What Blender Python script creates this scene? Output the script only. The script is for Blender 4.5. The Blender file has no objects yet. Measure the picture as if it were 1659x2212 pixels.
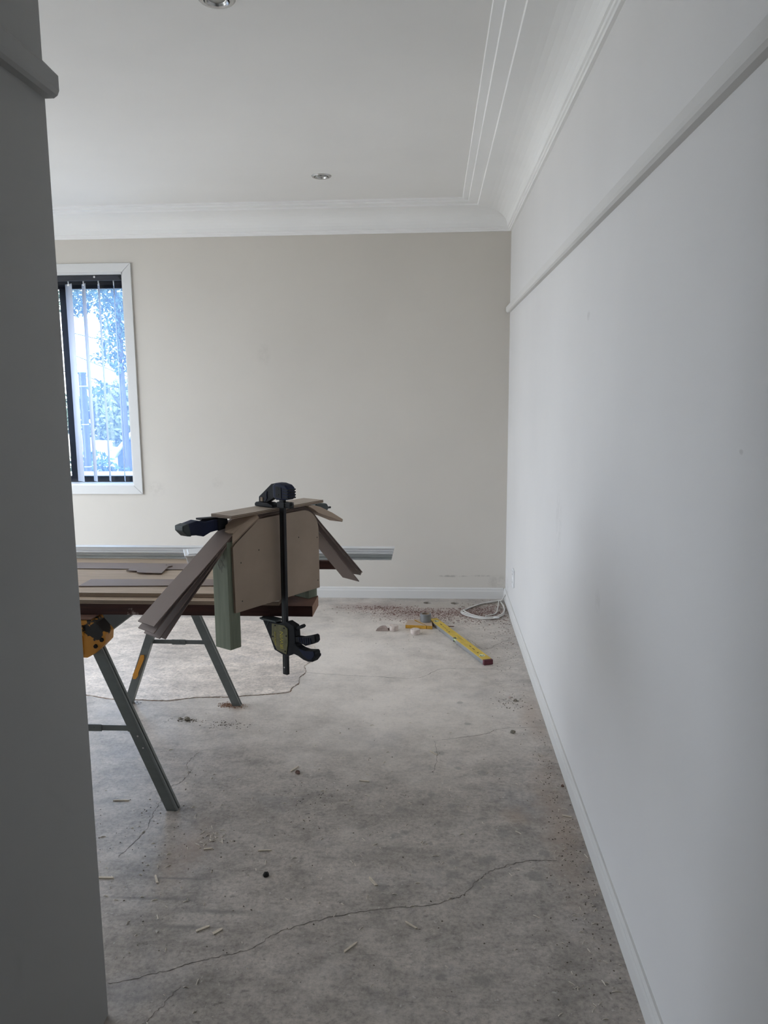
import bpy, bmesh, math, random
from mathutils import Vector, Matrix, noise
R = math.radians
C = bpy.context.scene.collection
random.seed(7)

# ------------------------------------------------------------------ camera
cam_d = bpy.data.cameras.new('camera'); cam = bpy.data.objects.new('camera', cam_d); C.objects.link(cam)
cam_d.sensor_fit = 'HORIZONTAL'; cam_d.sensor_width = 36.0; cam_d.lens = 36.0 * 1700 / 1659
cam_d.clip_start = 0.05; cam_d.clip_end = 500
_r = Vector((0.998074, 0.061590, -0.007438)); _u = Vector((-0.002162, 0.154367, 0.988011)); _f = Vector((-0.062000, 0.986092, -0.154203))
cam.matrix_world = Matrix(((_r.x, _u.x, -_f.x, 0), (_r.y, _u.y, -_f.y, 0), (_r.z, _u.z, -_f.z, 1.5), (0, 0, 0, 1)))
bpy.context.scene.camera = cam

# ------------------------------------------------------------------ world, sun, exposure
w = bpy.data.worlds.new('sky'); bpy.context.scene.world = w; w.use_nodes = True
bgn = w.node_tree.nodes['Background']; bgn.inputs[0].default_value = (0.88, 0.94, 1.0, 1); bgn.inputs[1].default_value = 7.0
sun_d = bpy.data.lights.new('sun', 'SUN'); sun_d.energy = 9.0; sun_d.angle = R(0.6); sun_d.color = (1.0, 0.93, 0.82)
sun = bpy.data.objects.new('sun', sun_d); C.objects.link(sun); sun.rotation_euler = (R(42), 0, R(28)); sun.location = (0, -8, 12)
vs = bpy.context.scene.view_settings
bpy.context.scene.display_settings.display_device = 'sRGB'
vs.view_transform = 'Standard'; vs.look = 'None'; vs.gamma = 1.0; vs.use_curve_mapping = False; vs.exposure = 0.0
def portal(name, loc, rot, sx, sy):
    d = bpy.data.lights.new(name, 'AREA'); d.shape = 'RECTANGLE'; d.size = sx; d.size_y = sy
    d.cycles.is_portal = True
    o = bpy.data.objects.new(name, d); C.objects.link(o); o.location = loc; o.rotation_euler = rot
portal('portal_far', (-2.656, 5.79, 1.57), (R(-90), 0, 0), 1.0, 1.5)
portal('portal_side', (-3.74, 3.75, 1.17), (0, R(-90), 0), 2.35, 3.2)  # guides sky light through the unseen, added side door
bpy.context.scene.cycles.max_bounces = 10
bpy.context.scene.cycles.diffuse_bounces = 7
bpy.context.scene.cycles.transparent_max_bounces = 24
bpy.context.scene.cycles.sample_clamp_indirect = 6

# ------------------------------------------------------------------ materials
def base_mat(name, col, rough=0.6, metal=0.0, spec=0.5):
    m = bpy.data.materials.new(name); m.use_nodes = True
    b = m.node_tree.nodes['Principled BSDF']
    b.inputs['Base Color'].default_value = (*col, 1); b.inputs['Roughness'].default_value = rough
    b.inputs['Metallic'].default_value = metal; b.inputs['Specular IOR Level'].default_value = spec
    return m, m.node_tree, b
def nz(nt, scale, detail=4, rough=0.55, stretch=(1, 1, 1), coord='Object', dist=0.0):
    tc = nt.nodes.new('ShaderNodeTexCoord'); mp = nt.nodes.new('ShaderNodeMapping'); n = nt.nodes.new('ShaderNodeTexNoise')
    mp.inputs['Scale'].default_value = stretch
    nt.links.new(tc.outputs[coord], mp.inputs[0]); nt.links.new(mp.outputs[0], n.inputs['Vector'])
    n.inputs['Scale'].default_value = scale; n.inputs['Detail'].default_value = detail
    n.inputs['Roughness'].default_value = rough; n.inputs['Distortion'].default_value = dist
    return n.outputs['Fac']
def ramp(nt, fac, stops):
    r = nt.nodes.new('ShaderNodeValToRGB'); e = r.color_ramp.elements
    while len(e) < len(stops): e.new(0.5)
    for k, (p, c) in enumerate(stops):
        e[k].position = p; e[k].color = (*c, 1) if len(c) == 3 else c
    nt.links.new(fac, r.inputs[0]); return r.outputs[0]
def g(v): return (v, v, v)
def mix(nt, fac, a, b, mode='MIX'):
    m = nt.nodes.new('ShaderNodeMix'); m.data_type = 'RGBA'; m.blend_type = mode
    for s, v in ((m.inputs[0], fac), (m.inputs[6], a), (m.inputs[7], b)):
        if isinstance(v, (int, float)): s.default_value = v
        elif isinstance(v, tuple): s.default_value = (*v, 1)
        else: nt.links.new(v, s)
    return m.outputs[2]
def math_n(nt, op, a, b=0.0):
    m = nt.nodes.new('ShaderNodeMath'); m.operation = op
    for s, v in ((m.inputs[0], a), (m.inputs[1], b)):
        if isinstance(v, (int, float)): s.default_value = v
        else: nt.links.new(v, s)
    return m.outputs[0]
def bump(nt, b, h, strength, dist):
    n = nt.nodes.new('ShaderNodeBump'); n.inputs['Strength'].default_value = strength; n.inputs['Distance'].default_value = dist
    nt.links.new(h, n.inputs['Height']); nt.links.new(n.outputs[0], b.inputs['Normal'])
def mat(name, col, rough=0.6, metal=0.0, var=0.12, scale=8, stretch=(1, 1, 1), bmp=0.0, spec=0.5, detail=5):
    m, nt, b = base_mat(name, col, rough, metal, spec)
    f = nz(nt, scale, detail, 0.6, stretch)
    lo = tuple(c * (1 - var) for c in col); hi = tuple(min(1, c * (1 + var)) for c in col)
    nt.links.new(ramp(nt, f, [(0.3, lo), (0.7, hi)]), b.inputs['Base Color'])
    if bmp: bump(nt, b, f, bmp, 0.002)
    return m
def blob(nt, cx, cy, cz, rx, ry, rz):   # 1 inside a world-space ellipsoid, 0 outside
    tc = nt.nodes.new('ShaderNodeTexCoord'); mp = nt.nodes.new('ShaderNodeMapping')
    mp.inputs['Location'].default_value = (-cx / rx, -cy / ry, -cz / rz); mp.inputs['Scale'].default_value = (1 / rx, 1 / ry, 1 / rz)
    gr = nt.nodes.new('ShaderNodeTexGradient'); gr.gradient_type = 'SPHERICAL'
    nt.links.new(tc.outputs['Object'], mp.inputs[0]); nt.links.new(mp.outputs[0], gr.inputs[0]); return gr.outputs['Fac']

def paint(name, col, scuffs=(), wavy=0.25):
    m, nt, b = base_mat(name, col, 0.75, 0, 0.25)
    f = nz(nt, 1.3, 4, 0.5); c = ramp(nt, f, [(0.3, tuple(x * 0.965 for x in col)), (0.7, tuple(min(1, x * 1.02) for x in col))])
    sp = nz(nt, 14, 6, 0.7, (1, 1, 1)); c = mix(nt, ramp(nt, sp, [(0.70, g(0)), (0.80, g(0.10))]), c, tuple(x * 0.72 for x in col))
    for (x, y, z, rx, ry, rz, a) in scuffs:
        k = blob(nt, x, y, z, rx, ry, rz)
        k = math_n(nt, 'MULTIPLY', ramp(nt, k, [(0.05, g(0)), (0.5, g(1))]), ramp(nt, nz(nt, 30, 5, 0.7), [(0.40, g(0)), (0.60, g(a))]))
        c = mix(nt, k, c, (0.22, 0.20, 0.18))
    nt.links.new(c, b.inputs['Base Color'])
    n1 = nz(nt, 1.6, 2, 0.4); n2 = nz(nt, 160, 3, 0.6)
    bp = nt.nodes.new('ShaderNodeBump'); bp.inputs['Strength'].default_value = wavy; bp.inputs['Distance'].default_value = 0.02; nt.links.new(n1, bp.inputs['Height'])
    b2 = nt.nodes.new('ShaderNodeBump'); b2.inputs['Strength'].default_value = 0.12; b2.inputs['Distance'].default_value = 0.001
    nt.links.new(n2, b2.inputs['Height']); nt.links.new(bp.outputs[0], b2.inputs['Normal']); nt.links.new(b2.outputs[0], b.inputs['Normal'])
    return m
M_far = paint('greige_wall_paint', (0.63, 0.595, 0.54), [(0.142, 5.555, 0.165, 0.13, 0.2, 0.010, 0.5), (0.35, 5.555, 0.168, 0.10, 0.2, 0.008, 0.35),
    (-1.185, 5.555, 1.75, 0.06, 0.2, 0.10, 0.08), (0.47, 5.555, 0.12, 0.09, 0.2, 0.07, 0.2), (-1.55, 5.555, 0.84, 0.05, 0.2, 0.05, 0.08), (-2.0, 5.555, 0.80, 0.08, 0.2, 0.07, 0.12)])
M_right = paint('pale_wall_paint', (0.71, 0.70, 0.69), [(0.522, 3.27, 0.94, 0.2, 0.10, 0.16, 0.12), (0.522, 1.37, 1.39, 0.2, 0.012, 0.006, 0.25),
    (0.522, 2.76, 1.74, 0.2, 0.03, 0.02, 0.3), (0.522, 2.46, 0.83, 0.2, 0.05, 0.05, 0.12), (0.522, 5.45, 0.10, 0.2, 0.15, 0.1, 0.25)], 0.3)
M_part = paint('shaded_partition_paint', (0.37, 0.37, 0.36))  # wall paint darkened so its colour holds the passage's shade
M_ceil = paint('ceiling_paint', (0.79, 0.78, 0.755), (), 0.15)
M_trim = paint('trim_gloss', (0.67, 0.66, 0.64), (), 0.1)
M_cornice = paint('cornice_plaster', (0.85, 0.85, 0.835), (), 0.1)
M_arch = mat('architrave_paint', (0.66, 0.66, 0.65), 0.5, 0, 0.02, 3)

def concrete(name, tint, warm=0.0):
    m, nt, b = base_mat(name, tint, 0.36, 0, 0.5)
    def sc(k): return tuple(x * k for x in tint)
    c = ramp(nt, nz(nt, 0.9, 5, 0.6, (1, 1, 1), dist=0.6), [(0.32, sc(0.74)), (0.5, sc(1.0)), (0.70, sc(1.16))])
    c = mix(nt, 0.75, c, ramp(nt, nz(nt, 5.5, 8, 0.68, (0.8, 1.5, 1), dist=0.4), [(0.30, g(0.50)), (0.5, g(0.93)), (0.68, g(1.20))]), 'MULTIPLY')
    c = mix(nt, 0.9, c, ramp(nt, nz(nt, 70, 8, 0.8), [(0.34, g(0.55)), (0.5, g(1.0)), (0.66, g(1.28))]), 'MULTIPLY')
    c = mix(nt, 0.8, c, ramp(nt, nz(nt, 16, 7, 0.7, dist=0.5), [(0.34, g(0.72)), (0.5, g(1.0)), (0.66, g(1.14))]), 'MULTIPLY')
    # trowel streaks and dark flecks
    c = mix(nt, 0.7, c, ramp(nt, nz(nt, 3.2, 6, 0.7, (0.7, 7, 1), dist=0.8), [(0.60, g(1)), (0.72, g(0.72))]), 'MULTIPLY')
    c = mix(nt, 0.9, c, ramp(nt, nz(nt, 24, 5, 0.65, (1, 1.6, 1)), [(0.62, g(1)), (0.70, g(0.50))]), 'MULTIPLY')
    c = mix(nt, ramp(nt, nz(nt, 60, 2, 0.5), [(0.68, g(0)), (0.74, g(0.6))]), c, (0.62, 0.60, 0.56))
    # blue-grey drifts
    c = mix(nt, ramp(nt, nz(nt, 2.1, 4, 0.6), [(0.56, g(0)), (0.72, g(0.35))]), c, (0.25, 0.26, 0.30))
    nt.links.new(c, b.inputs['Base Color'])
    return m, nt, b, c
def rings(nt, c, lst, col, thr=(0.35, 0.5), amt=0.6, jit=14):
    acc = None
    for (x, y, rx, ry) in lst:
        k = blob(nt, x, y, 0, rx, ry, 1.0)
        acc = k if acc is None else math_n(nt, 'MAXIMUM', acc, k)
    k = math_n(nt, 'ADD', acc, math_n(nt, 'MULTIPLY', math_n(nt, 'SUBTRACT', nz(nt, jit, 5, 0.7), 0.5), 1.3))
    return mix(nt, ramp(nt, k, [(thr[0], g(0)), (thr[1], g(amt))]), c, col)
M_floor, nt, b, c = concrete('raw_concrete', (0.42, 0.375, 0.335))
rr = random.Random(3)
c = rings(nt, c, [(-0.55, 4.3, 1.5, 1.5), (-0.2, 3.6, 1.0, 0.9)], (0.86, 0.79, 0.72), (0.0, 0.95), 0.80, 5.5)   # far floor lightened: brighter daylight there painted into the concrete colour
spots = [(0.09 + rr.gauss(0, 0.13), 2.55 + rr.gauss(0, 0.33), *([rr.uniform(0.010, 0.032)] * 2)) for _ in range(34)]
c = rings(nt, c, spots, (0.21, 0.20, 0.185), (0.05, 0.5), 0.5, 55)
c = rings(nt, c, [(0.44, 2.6, 0.12, 0.9), (0.46, 3.5, 0.10, 0.5), (0.30, 2.62, 0.10, 0.12), (-0.80, 2.35, 0.14, 0.30), (-0.93, 3.52, 0.12, 0.08)], (0.36, 0.26, 0.19), (0.3, 0.9), 0.5, 9)
c = rings(nt, c, [(-0.1, 5.15, 0.55, 0.28), (0.25, 5.2, 0.4, 0.25), (-0.4, 5.3, 0.5, 0.2)], (0.25, 0.165, 0.145), (0.3, 0.7), 0.55, 22)
c = rings(nt, c, [(-0.62, 2.05, 0.20, 0.02), (-0.85, 2.10, 0.25, 0.012), (-0.70, 1.98, 0.16, 0.02), (-0.80, 2.2, 0.22, 0.01), (0.13, 1.82, 0.06, 0.05)], (0.17, 0.16, 0.145), (0.25, 0.8), 0.6, 60)
c = rings(nt, c, [(0.06, 5.38, 0.45, 0.13), (0.5, 5.4, 0.2, 0.1)], (0.42, 0.38, 0.33), (0.2, 0.45), 0.7, 5)
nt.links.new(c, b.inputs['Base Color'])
hh = math_n(nt, 'ADD', nz(nt, 40, 6, 0.7), math_n(nt, 'MULTIPLY', nz(nt, 4, 5, 0.6, (0.8, 2.2, 1)), 2.0)); bump(nt, b, hh, 0.30, 0.004)
M_patch, nt, b, c = concrete('screed', (0.68, 0.60, 0.535)); hh = math_n(nt, 'ADD', nz(nt, 50, 6, 0.7), math_n(nt, 'MULTIPLY', nz(nt, 5, 5, 0.6), 2.5)); bump(nt, b, hh, 0.4, 0.004)
M_crack = mat('crack_shadow', (0.10, 0.085, 0.07), 0.95)
M_crackred = mat('crack_edge', (0.20, 0.12, 0.085), 0.95)

def wood(name, col, axis=(1, 14, 14), rough=0.6, var=0.25, scale=5, speck=None):
    m, nt, b = base_mat(name, col, rough, 0, 0.3)
    f = nz(nt, scale, 7, 0.65, axis, dist=0.5)
    c = ramp(nt, f, [(0.3, tuple(x * (1 - var) for x in col)), (0.5, col), (0.72, tuple(min(1, x * (1 + var)) for x in col))])
    if speck: c = mix(nt, ramp(nt, nz(nt, 14, 6, 0.7), [(0.62, g(0)), (0.68, g(0.8))]), c, speck)
    nt.links.new(c, b.inputs['Base Color']); bump(nt, b, f, 0.15, 0.002); return m
M_ply = wood('plywood_face', (0.47, 0.37, 0.28), (1.2, 11, 4), 0.65, 0.2, 4)
M_ply_edge = mat('plywood_edge', (0.30, 0.22, 0.165), 0.8)
nt = M_ply_edge.node_tree; b = nt.nodes['Principled BSDF']
tc = nt.nodes.new('ShaderNodeTexCoord'); wv = nt.nodes.new('ShaderNodeTexWave'); wv.bands_direction = 'Z'; wv.inputs['Scale'].default_value = 60; wv.inputs['Distortion'].default_value = 0.4; wv.inputs['Detail Scale'].default_value = 3
nt.links.new(tc.outputs['Object'], wv.inputs[0]); nt.links.new(ramp(nt, wv.outputs['Fac'], [(0.35, (0.13, 0.085, 0.06)), (0.6, (0.40, 0.31, 0.23))]), b.inputs['Base Color'])
M_hardwood = wood('red_hardwood', (0.050, 0.019, 0.014), (1.5, 12, 12), 0.6, 0.4, 6, (0.35, 0.28, 0.26))
M_hardwood_dark = wood('red_hardwood_sawn', (0.16, 0.085, 0.06), (2, 12, 12), 0.75, 0.35, 6)
M_endgrain = wood('hardwood_end', (0.30, 0.18, 0.12), (8, 8, 8), 0.85, 0.3, 7)
M_pine = wood('treated_pine', (0.205, 0.225, 0.165), (20, 20, 1.0), 0.75, 0.22, 4)
M_mdf = mat('mdf_face', (0.36, 0.275, 0.205), 0.7, 0, 0.10, 5, (1, 1, 1))
M_mdfe = mat('mdf_edge', (0.30, 0.22, 0.16), 0.85, 0, 0.12, 30)
M_offcut = mat('mdf_offcut', (0.46, 0.35, 0.26), 0.7, 0, 0.08, 9)
M_hard = mat('hardboard_smooth', (0.235, 0.175, 0.15), 0.55, 0, 0.06, 6)
M_harde = mat('hardboard_edge', (0.15, 0.105, 0.085), 0.8, 0, 0.1, 30)
M_caul = wood('caul_plywood', (0.47, 0.39, 0.32), (1.5, 10, 4), 0.6, 0.12, 6)
M_black = mat('black_steel', (0.010, 0.010, 0.011), 0.5, 0, 0.2, 20, spec=0.3)
M_plastic = mat('black_resin', (0.008, 0.009, 0.012), 0.6, 0, 0.25, 20, spec=0.25)
M_navy = mat('navy_resin', (0.008, 0.013, 0.042), 0.6, 0, 0.2, 15, spec=0.25)
M_plate = mat('clamp_label_plate', (0.16, 0.145, 0.055), 0.55, 0, 0.35, 60)
M_ylet = mat('yellow_lettering', (0.52, 0.44, 0.03), 0.6, 0, 0.2, 60)
M_galv = mat('grey_steel', (0.155, 0.17, 0.165), 0.42, 0.35, 0.08, 10, (1, 1, 4))
M_galvd = mat('dark_green_steel', (0.045, 0.055, 0.055), 0.5, 0.3, 0.15, 8)
m, nt, b = base_mat('chipped_yellow_paint', (0.62, 0.27, 0.03), 0.5)
k = math_n(nt, 'ADD', nz(nt, 15, 5, 0.65), math_n(nt, 'MULTIPLY', blob(nt, .055, -.51, .680, .030, .10, .040), .50)); k = ramp(nt, k, [(0.60, g(0)), (0.615, g(1))])
nt.links.new(mix(nt, k, ramp(nt, nz(nt, 6, 4, 0.6), [(0.3, (0.50, 0.20, 0.02)), (0.7, (0.70, 0.33, 0.045))]), (0.02, 0.017, 0.015)), b.inputs['Base Color']); M_yel = m
M_yelclean = mat('orange_yellow_paint', (0.68, 0.30, 0.03), 0.5, 0, 0.12, 12)
M_alu = mat('aluminium_track', (0.58, 0.61, 0.61), 0.45, 0.15, 0.05, 4)
M_white = mat('white_plastic', (0.80, 0.81, 0.82), 0.4, 0, 0.03, 5)
M_cable = mat('white_cable', (0.66, 0.64, 0.61), 0.5, 0, 0.08, 10)
M_vane = mat('blind_fabric', (0.72, 0.75, 0.80), 0.7, 0, 0.03, 3)
nt = M_vane.node_tree; b = nt.nodes['Principled BSDF']; tr = nt.nodes.new('ShaderNodeBsdfTranslucent'); tr.inputs[0].default_value = (0.62, 0.70, 0.85, 1)
ms = nt.nodes.new('ShaderNodeMixShader'); ms.inputs[0].default_value = 0.30; o_ = nt.nodes['Material Output']
nt.links.new(b.outputs[0], ms.inputs[1]); nt.links.new(tr.outputs[0], ms.inputs[2]); nt.links.new(ms.outputs[0], o_.inputs[0])
M_frame = mat('dark_bronze_frame', (0.018, 0.02, 0.028), 0.4, 0.1, 0.1, 5)
M_levy = mat('level_yellow', (0.60, 0.42, 0.06), 0.5, 0, 0.10, 25)
M_levs = mat('level_sides', (0.33, 0.34, 0.35), 0.4, 0.4, 0.1, 10)
M_maroon = mat('maroon_rubber', (0.10, 0.018, 0.028), 0.6, 0, 0.15, 20)
M_vial = mat('vial_green', (0.55, 0.66, 0.38), 0.15, 0, 0.05, 5)
M_tape = mat('silver_tape', (0.20, 0.21, 0.22), 0.4, 0.3, 0.06, 10)
M_card = mat('cardboard_core', (0.30, 0.22, 0.15), 0.8)
M_yedge = mat('yellow_form_edge', (0.50, 0.27, 0.03), 0.6, 0, 0.3, 25)
M_core = mat('plaster_core', (0.58, 0.50, 0.45), 0.9, 0, 0.22, 60, bmp=0.6)
M_corelight = mat('grey_brown_core', (0.34, 0.27, 0.24), 0.9, 0, 0.25, 40)
M_corebrown = mat('brown_core', (0.16, 0.10, 0.08), 0.9, 0, 0.3, 30)
M_red = mat('red_sawdust', (0.17, 0.085, 0.07), 0.95, 0, 0.4, 40)
M_split = mat('pale_splinter', (0.66, 0.58, 0.47), 0.8, 0, 0.2, 50)
M_dark = mat('dark_lump', (0.02, 0.018, 0.016), 0.8)
M_rub = mat('mossy_rubble', (0.21, 0.19, 0.15), 0.95, 0, 0.6, 60)
M_crumb = mat('grey_crumbs', (0.15, 0.125, 0.10), 0.95, 0, 0.6, 200)
M_fleck = mat('pale_flecks', (0.70, 0.64, 0.55), 0.9, 0, 0.2, 50)
M_chrome = mat('satin_chrome', (0.55, 0.55, 0.54), 0.25, 0.9, 0.03, 5)
M_lens = mat('downlight_glass', (0.30, 0.30, 0.28), 0.1, 0.2, 0.1, 5)
M_leaf = mat('leaf_green', (0.05, 0.09, 0.06), 0.7, 0, 0.4, 2)
M_leaf2 = mat('olive_leaf', (0.16, 0.17, 0.05), 0.8, 0, 0.5, 1)
M_bark = mat('bark', (0.06, 0.05, 0.045), 0.9)
M_ground = mat('pale_ground', (0.42, 0.41, 0.38), 0.9, 0, 0.25, 0.6)
M_shed = mat('shed_cladding', (0.05, 0.055, 0.07), 0.7)
M_pillar = mat('pillar_brick', (0.06, 0.055, 0.07), 0.8, 0, 0.2, 3, (1, 1, 3))
# tinted glass with a bluish haze mixed into its colour
def glass(name, tint, haze):
    m = bpy.data.materials.new(name); m.use_nodes = True; nt = m.node_tree; nt.nodes.clear()
    o = nt.nodes.new('ShaderNodeOutputMaterial'); t = nt.nodes.new('ShaderNodeBsdfTransparent'); t.inputs[0].default_value = (*tint, 1)
    gl = nt.nodes.new('ShaderNodeBsdfGlossy'); gl.inputs['Roughness'].default_value = 0.02
    tl = nt.nodes.new('ShaderNodeBsdfTranslucent'); tl.inputs[0].default_value = (0.30, 0.50, 0.95, 1)
    a = nt.nodes.new('ShaderNodeMixShader'); a.inputs[0].default_value = 0.04
    c2 = nt.nodes.new('ShaderNodeMixShader')
    nt.links.new(ramp(nt, nz(nt, 3, 5, 0.6), [(0.2, g(haze * 0.8)), (0.8, g(haze * 1.2))]), c2.inputs[0])
    nt.links.new(t.outputs[0], a.inputs[1]); nt.links.new(gl.outputs[0], a.inputs[2])
    nt.links.new(a.outputs[0], c2.inputs[1]); nt.links.new(tl.outputs[0], c2.inputs[2]); nt.links.new(c2.outputs[0], o.inputs[0]); return m
M_glass = glass('tinted_glass', (0.74, 0.85, 0.97), 0.10)
M_glass2 = glass('clear_glass', (0.95, 0.96, 0.98), 0.02)

# ------------------------------------------------------------------ mesh helpers
def nbm(): return bmesh.new()
def box(bm, x0, x1, y0, y1, z0, z1, mi=0):
    v = [bm.verts.new(p) for p in [(x0, y0, z0), (x1, y0, z0), (x1, y1, z0), (x0, y1, z0), (x0, y0, z1), (x1, y0, z1), (x1, y1, z1), (x0, y1, z1)]]
    fs = [bm.faces.new([v[i] for i in q]) for q in [(3, 2, 1, 0), (4, 5, 6, 7), (0, 1, 5, 4), (1, 2, 6, 5), (2, 3, 7, 6), (3, 0, 4, 7)]]
    for f in fs: f.material_index = mi
    return fs
def ext(bm, pts, vec, mi=0, mi_side=None, smooth=False):   # polygon swept along a vector
    vec = Vector(vec); a = [bm.verts.new(p) for p in pts]; c = [bm.verts.new(Vector(p) + vec) for p in pts]
    f1 = bm.faces.new(a); f2 = bm.faces.new(list(reversed(c))); f1.material_index = f2.material_index = mi
    n = len(a)
    for i in range(n):
        f = bm.faces.new([a[(i + 1) % n], a[i], c[i], c[(i + 1) % n]]); f.material_index = mi if mi_side is None else mi_side; f.smooth = smooth
def cyl(bm, p0, p1, r0, r1=None, n=16, cap=True, mi=0):
    p0, p1 = Vector(p0), Vector(p1); r1 = r0 if r1 is None else r1; d = (p1 - p0).normalized()
    a = d.orthogonal().normalized(); c = d.cross(a)
    r = [[bm.verts.new(p + (a * math.cos(t * 2 * math.pi / n) + c * math.sin(t * 2 * math.pi / n)) * rr_) for t in range(n)] for p, rr_ in ((p0, r0), (p1, r1))]
    for i in range(n):
        f = bm.faces.new([r[0][i], r[0][(i + 1) % n], r[1][(i + 1) % n], r[1][i]]); f.smooth = True; f.material_index = mi
    if cap:
        for q in (list(reversed(r[0])), r[1]): bm.faces.new(q).material_index = mi
def tube(bm, pts, r, n=8):
    pts = [Vector(p) for p in pts]; rings_ = []
    up = Vector((0, 0, 1))
    for i, p in enumerate(pts):
        d = (pts[min(i + 1, len(pts) - 1)] - pts[max(i - 1, 0)]).normalized()
        a = d.cross(up); a = a.normalized() if a.length > 1e-3 else d.orthogonal().normalized(); c = a.cross(d)
        rings_.append([bm.verts.new(p + (a * math.cos(t * 2 * math.pi / n) + c * math.sin(t * 2 * math.pi / n)) * r) for t in range(n)])
    for i in range(len(rings_) - 1):
        for t in range(n):
            f = bm.faces.new([rings_[i][t], rings_[i][(t + 1) % n], rings_[i + 1][(t + 1) % n], rings_[i + 1][t]]); f.smooth = True
    bm.faces.new(list(reversed(rings_[0]))); bm.faces.new(rings_[-1])
def lathe(bm, prof, cen=(0, 0, 0), n=32, mi=0):
    cen = Vector(cen); rg = [[bm.verts.new(cen + Vector((r * math.cos(t * 2 * math.pi / n), r * math.sin(t * 2 * math.pi / n), z))) for t in range(n)] for r, z in prof]
    for i in range(len(rg) - 1):
        for t in range(n):
            f = bm.faces.new([rg[i][t], rg[i][(t + 1) % n], rg[i + 1][(t + 1) % n], rg[i + 1][t]]); f.smooth = False; f.material_index = mi
def cr(pts, k=6):   # smooth curve through points
    P = [Vector(p) for p in pts]; out = []
    for i in range(len(P) - 1):
        p0, p1, p2, p3 = P[max(i - 1, 0)], P[i], P[i + 1], P[min(i + 2, len(P) - 1)]
        for j in range(k):
            t = j / k; out.append(0.5 * ((2 * p1) + (-p0 + p2) * t + (2 * p0 - 5 * p1 + 4 * p2 - p3) * t * t + (-p0 + 3 * p1 - 3 * p2 + p3) * t ** 3))
    out.append(P[-1]); return out
def obj(name, bm, mats, parent=None, bevel=0.0, recalc=True):
    if recalc: bmesh.ops.recalc_face_normals(bm, faces=bm.faces)
    me = bpy.data.meshes.new(name); bm.to_mesh(me); bm.free()
    for m_ in (mats if isinstance(mats, (list, tuple)) else [mats]): me.materials.append(m_)
    o = bpy.data.objects.new(name, me); C.objects.link(o)
    if parent is not None: o.parent = parent
    if bevel:
        md = o.modifiers.new('bevel', 'BEVEL'); md.width = bevel; md.segments = 2; md.limit_method = 'ANGLE'; md.angle_limit = R(40)
    return o
def tag(o, label=None, cat=None, group=None, kind=None):
    if label: o['label'] = label
    if cat: o['category'] = cat
    if group: o['group'] = group
    if kind: o['kind'] = kind
    return o
def empty(name, loc=(0, 0, 0), rz=0, **k):
    o = bpy.data.objects.new(name, None); C.objects.link(o); o.location = loc; o.rotation_euler = (0, 0, rz); o.empty_display_size = 0.05
    return tag(o, **k)
def struct(name, bm, m, label=None, cat=None, parent=None, bevel=0, recalc=True):
    o = obj(name, bm, m, parent, bevel, recalc)
    if parent is None: tag(o, label, cat, kind='structure')
    return o
def sweep(bm, path, prof, closed=False):
    # path: 2-D points with the room on the LEFT of the travel direction; prof: (setback from wall, z)
    P = [Vector((*p, 0)) for p in path]; n = len(P); rows = []
    for i in range(n):
        d1 = (P[i] - P[i - 1]).normalized() if (i > 0 or closed) else None
        d2 = (P[(i + 1) % n] - P[i]).normalized() if (i < n - 1 or closed) else None
        nn = [Vector((-d.y, d.x, 0)) for d in (d1, d2) if d is not None]
        m_ = nn[0] if len(nn) == 1 else (nn[0] + nn[1]) / (1 + nn[0].dot(nn[1]))
        rows.append([bm.verts.new(P[i] + m_ * s + Vector((0, 0, z))) for s, z in prof])
    for i in range(n if closed else n - 1):
        a, c_ = rows[i], rows[(i + 1) % n]
        for j in range(len(prof) - 1): bm.faces.new([a[j], a[j + 1], c_[j + 1], c_[j]])
    if not closed:
        bm.faces.new(rows[0]); bm.faces.new(list(reversed(rows[-1])))

# ------------------------------------------------------------------ setting
XR, YF, XL, YS, XP, YP, YB, ZC = 0.522, 5.555, -3.5, 1.66, -0.785, 1.66, -2.4, 2.69
WX0, WX1, WZ0, WZ1 = -3.15, -2.163, 0.822, 2.318       # far window opening
SY0, SY1 = 2.1, 5.3                                   # unseen side door opening, added to let in daylight

# floor with two cored holes
bm = nbm()
holes = [(-0.035, 5.428), (0.158, 5.422)]; HR = 0.031
outer = [(XL - .3, YB - .2), (XR + .25, YB - .2), (XR + .25, YF + .25), (XL - .3, YF + .25)]
ed = []
vo = [bm.verts.new((*p, 0)) for p in outer]; ed += [bm.edges.new((vo[i], vo[(i + 1) % 4])) for i in range(4)]
hr = []
for hx, hy in holes:
    v = [bm.verts.new((hx + HR * math.cos(t * math.pi / 12), hy + HR * math.sin(t * math.pi / 12), 0)) for t in range(24)]
    ed += [bm.edges.new((v[i], v[(i + 1) % 24])) for i in range(24)]; hr.append(v)
bmesh.ops.triangle_fill(bm, edges=ed, use_beauty=True)
for v in hr:
    lo = [bm.verts.new((q.co.x, q.co.y, -0.09)) for q in v]
    for i in range(24): bm.faces.new([v[i], v[(i + 1) % 24], lo[(i + 1) % 24], lo[i]])
    bm.faces.new(lo)
lo = [bm.verts.new((*p, -0.12)) for p in outer]
for i in range(4): bm.faces.new([vo[i], vo[(i + 1) % 4], lo[(i + 1) % 4], lo[i]])
bm.faces.new(lo)
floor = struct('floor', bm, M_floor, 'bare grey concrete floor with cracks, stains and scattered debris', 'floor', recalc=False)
bmf = floor.data
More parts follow.
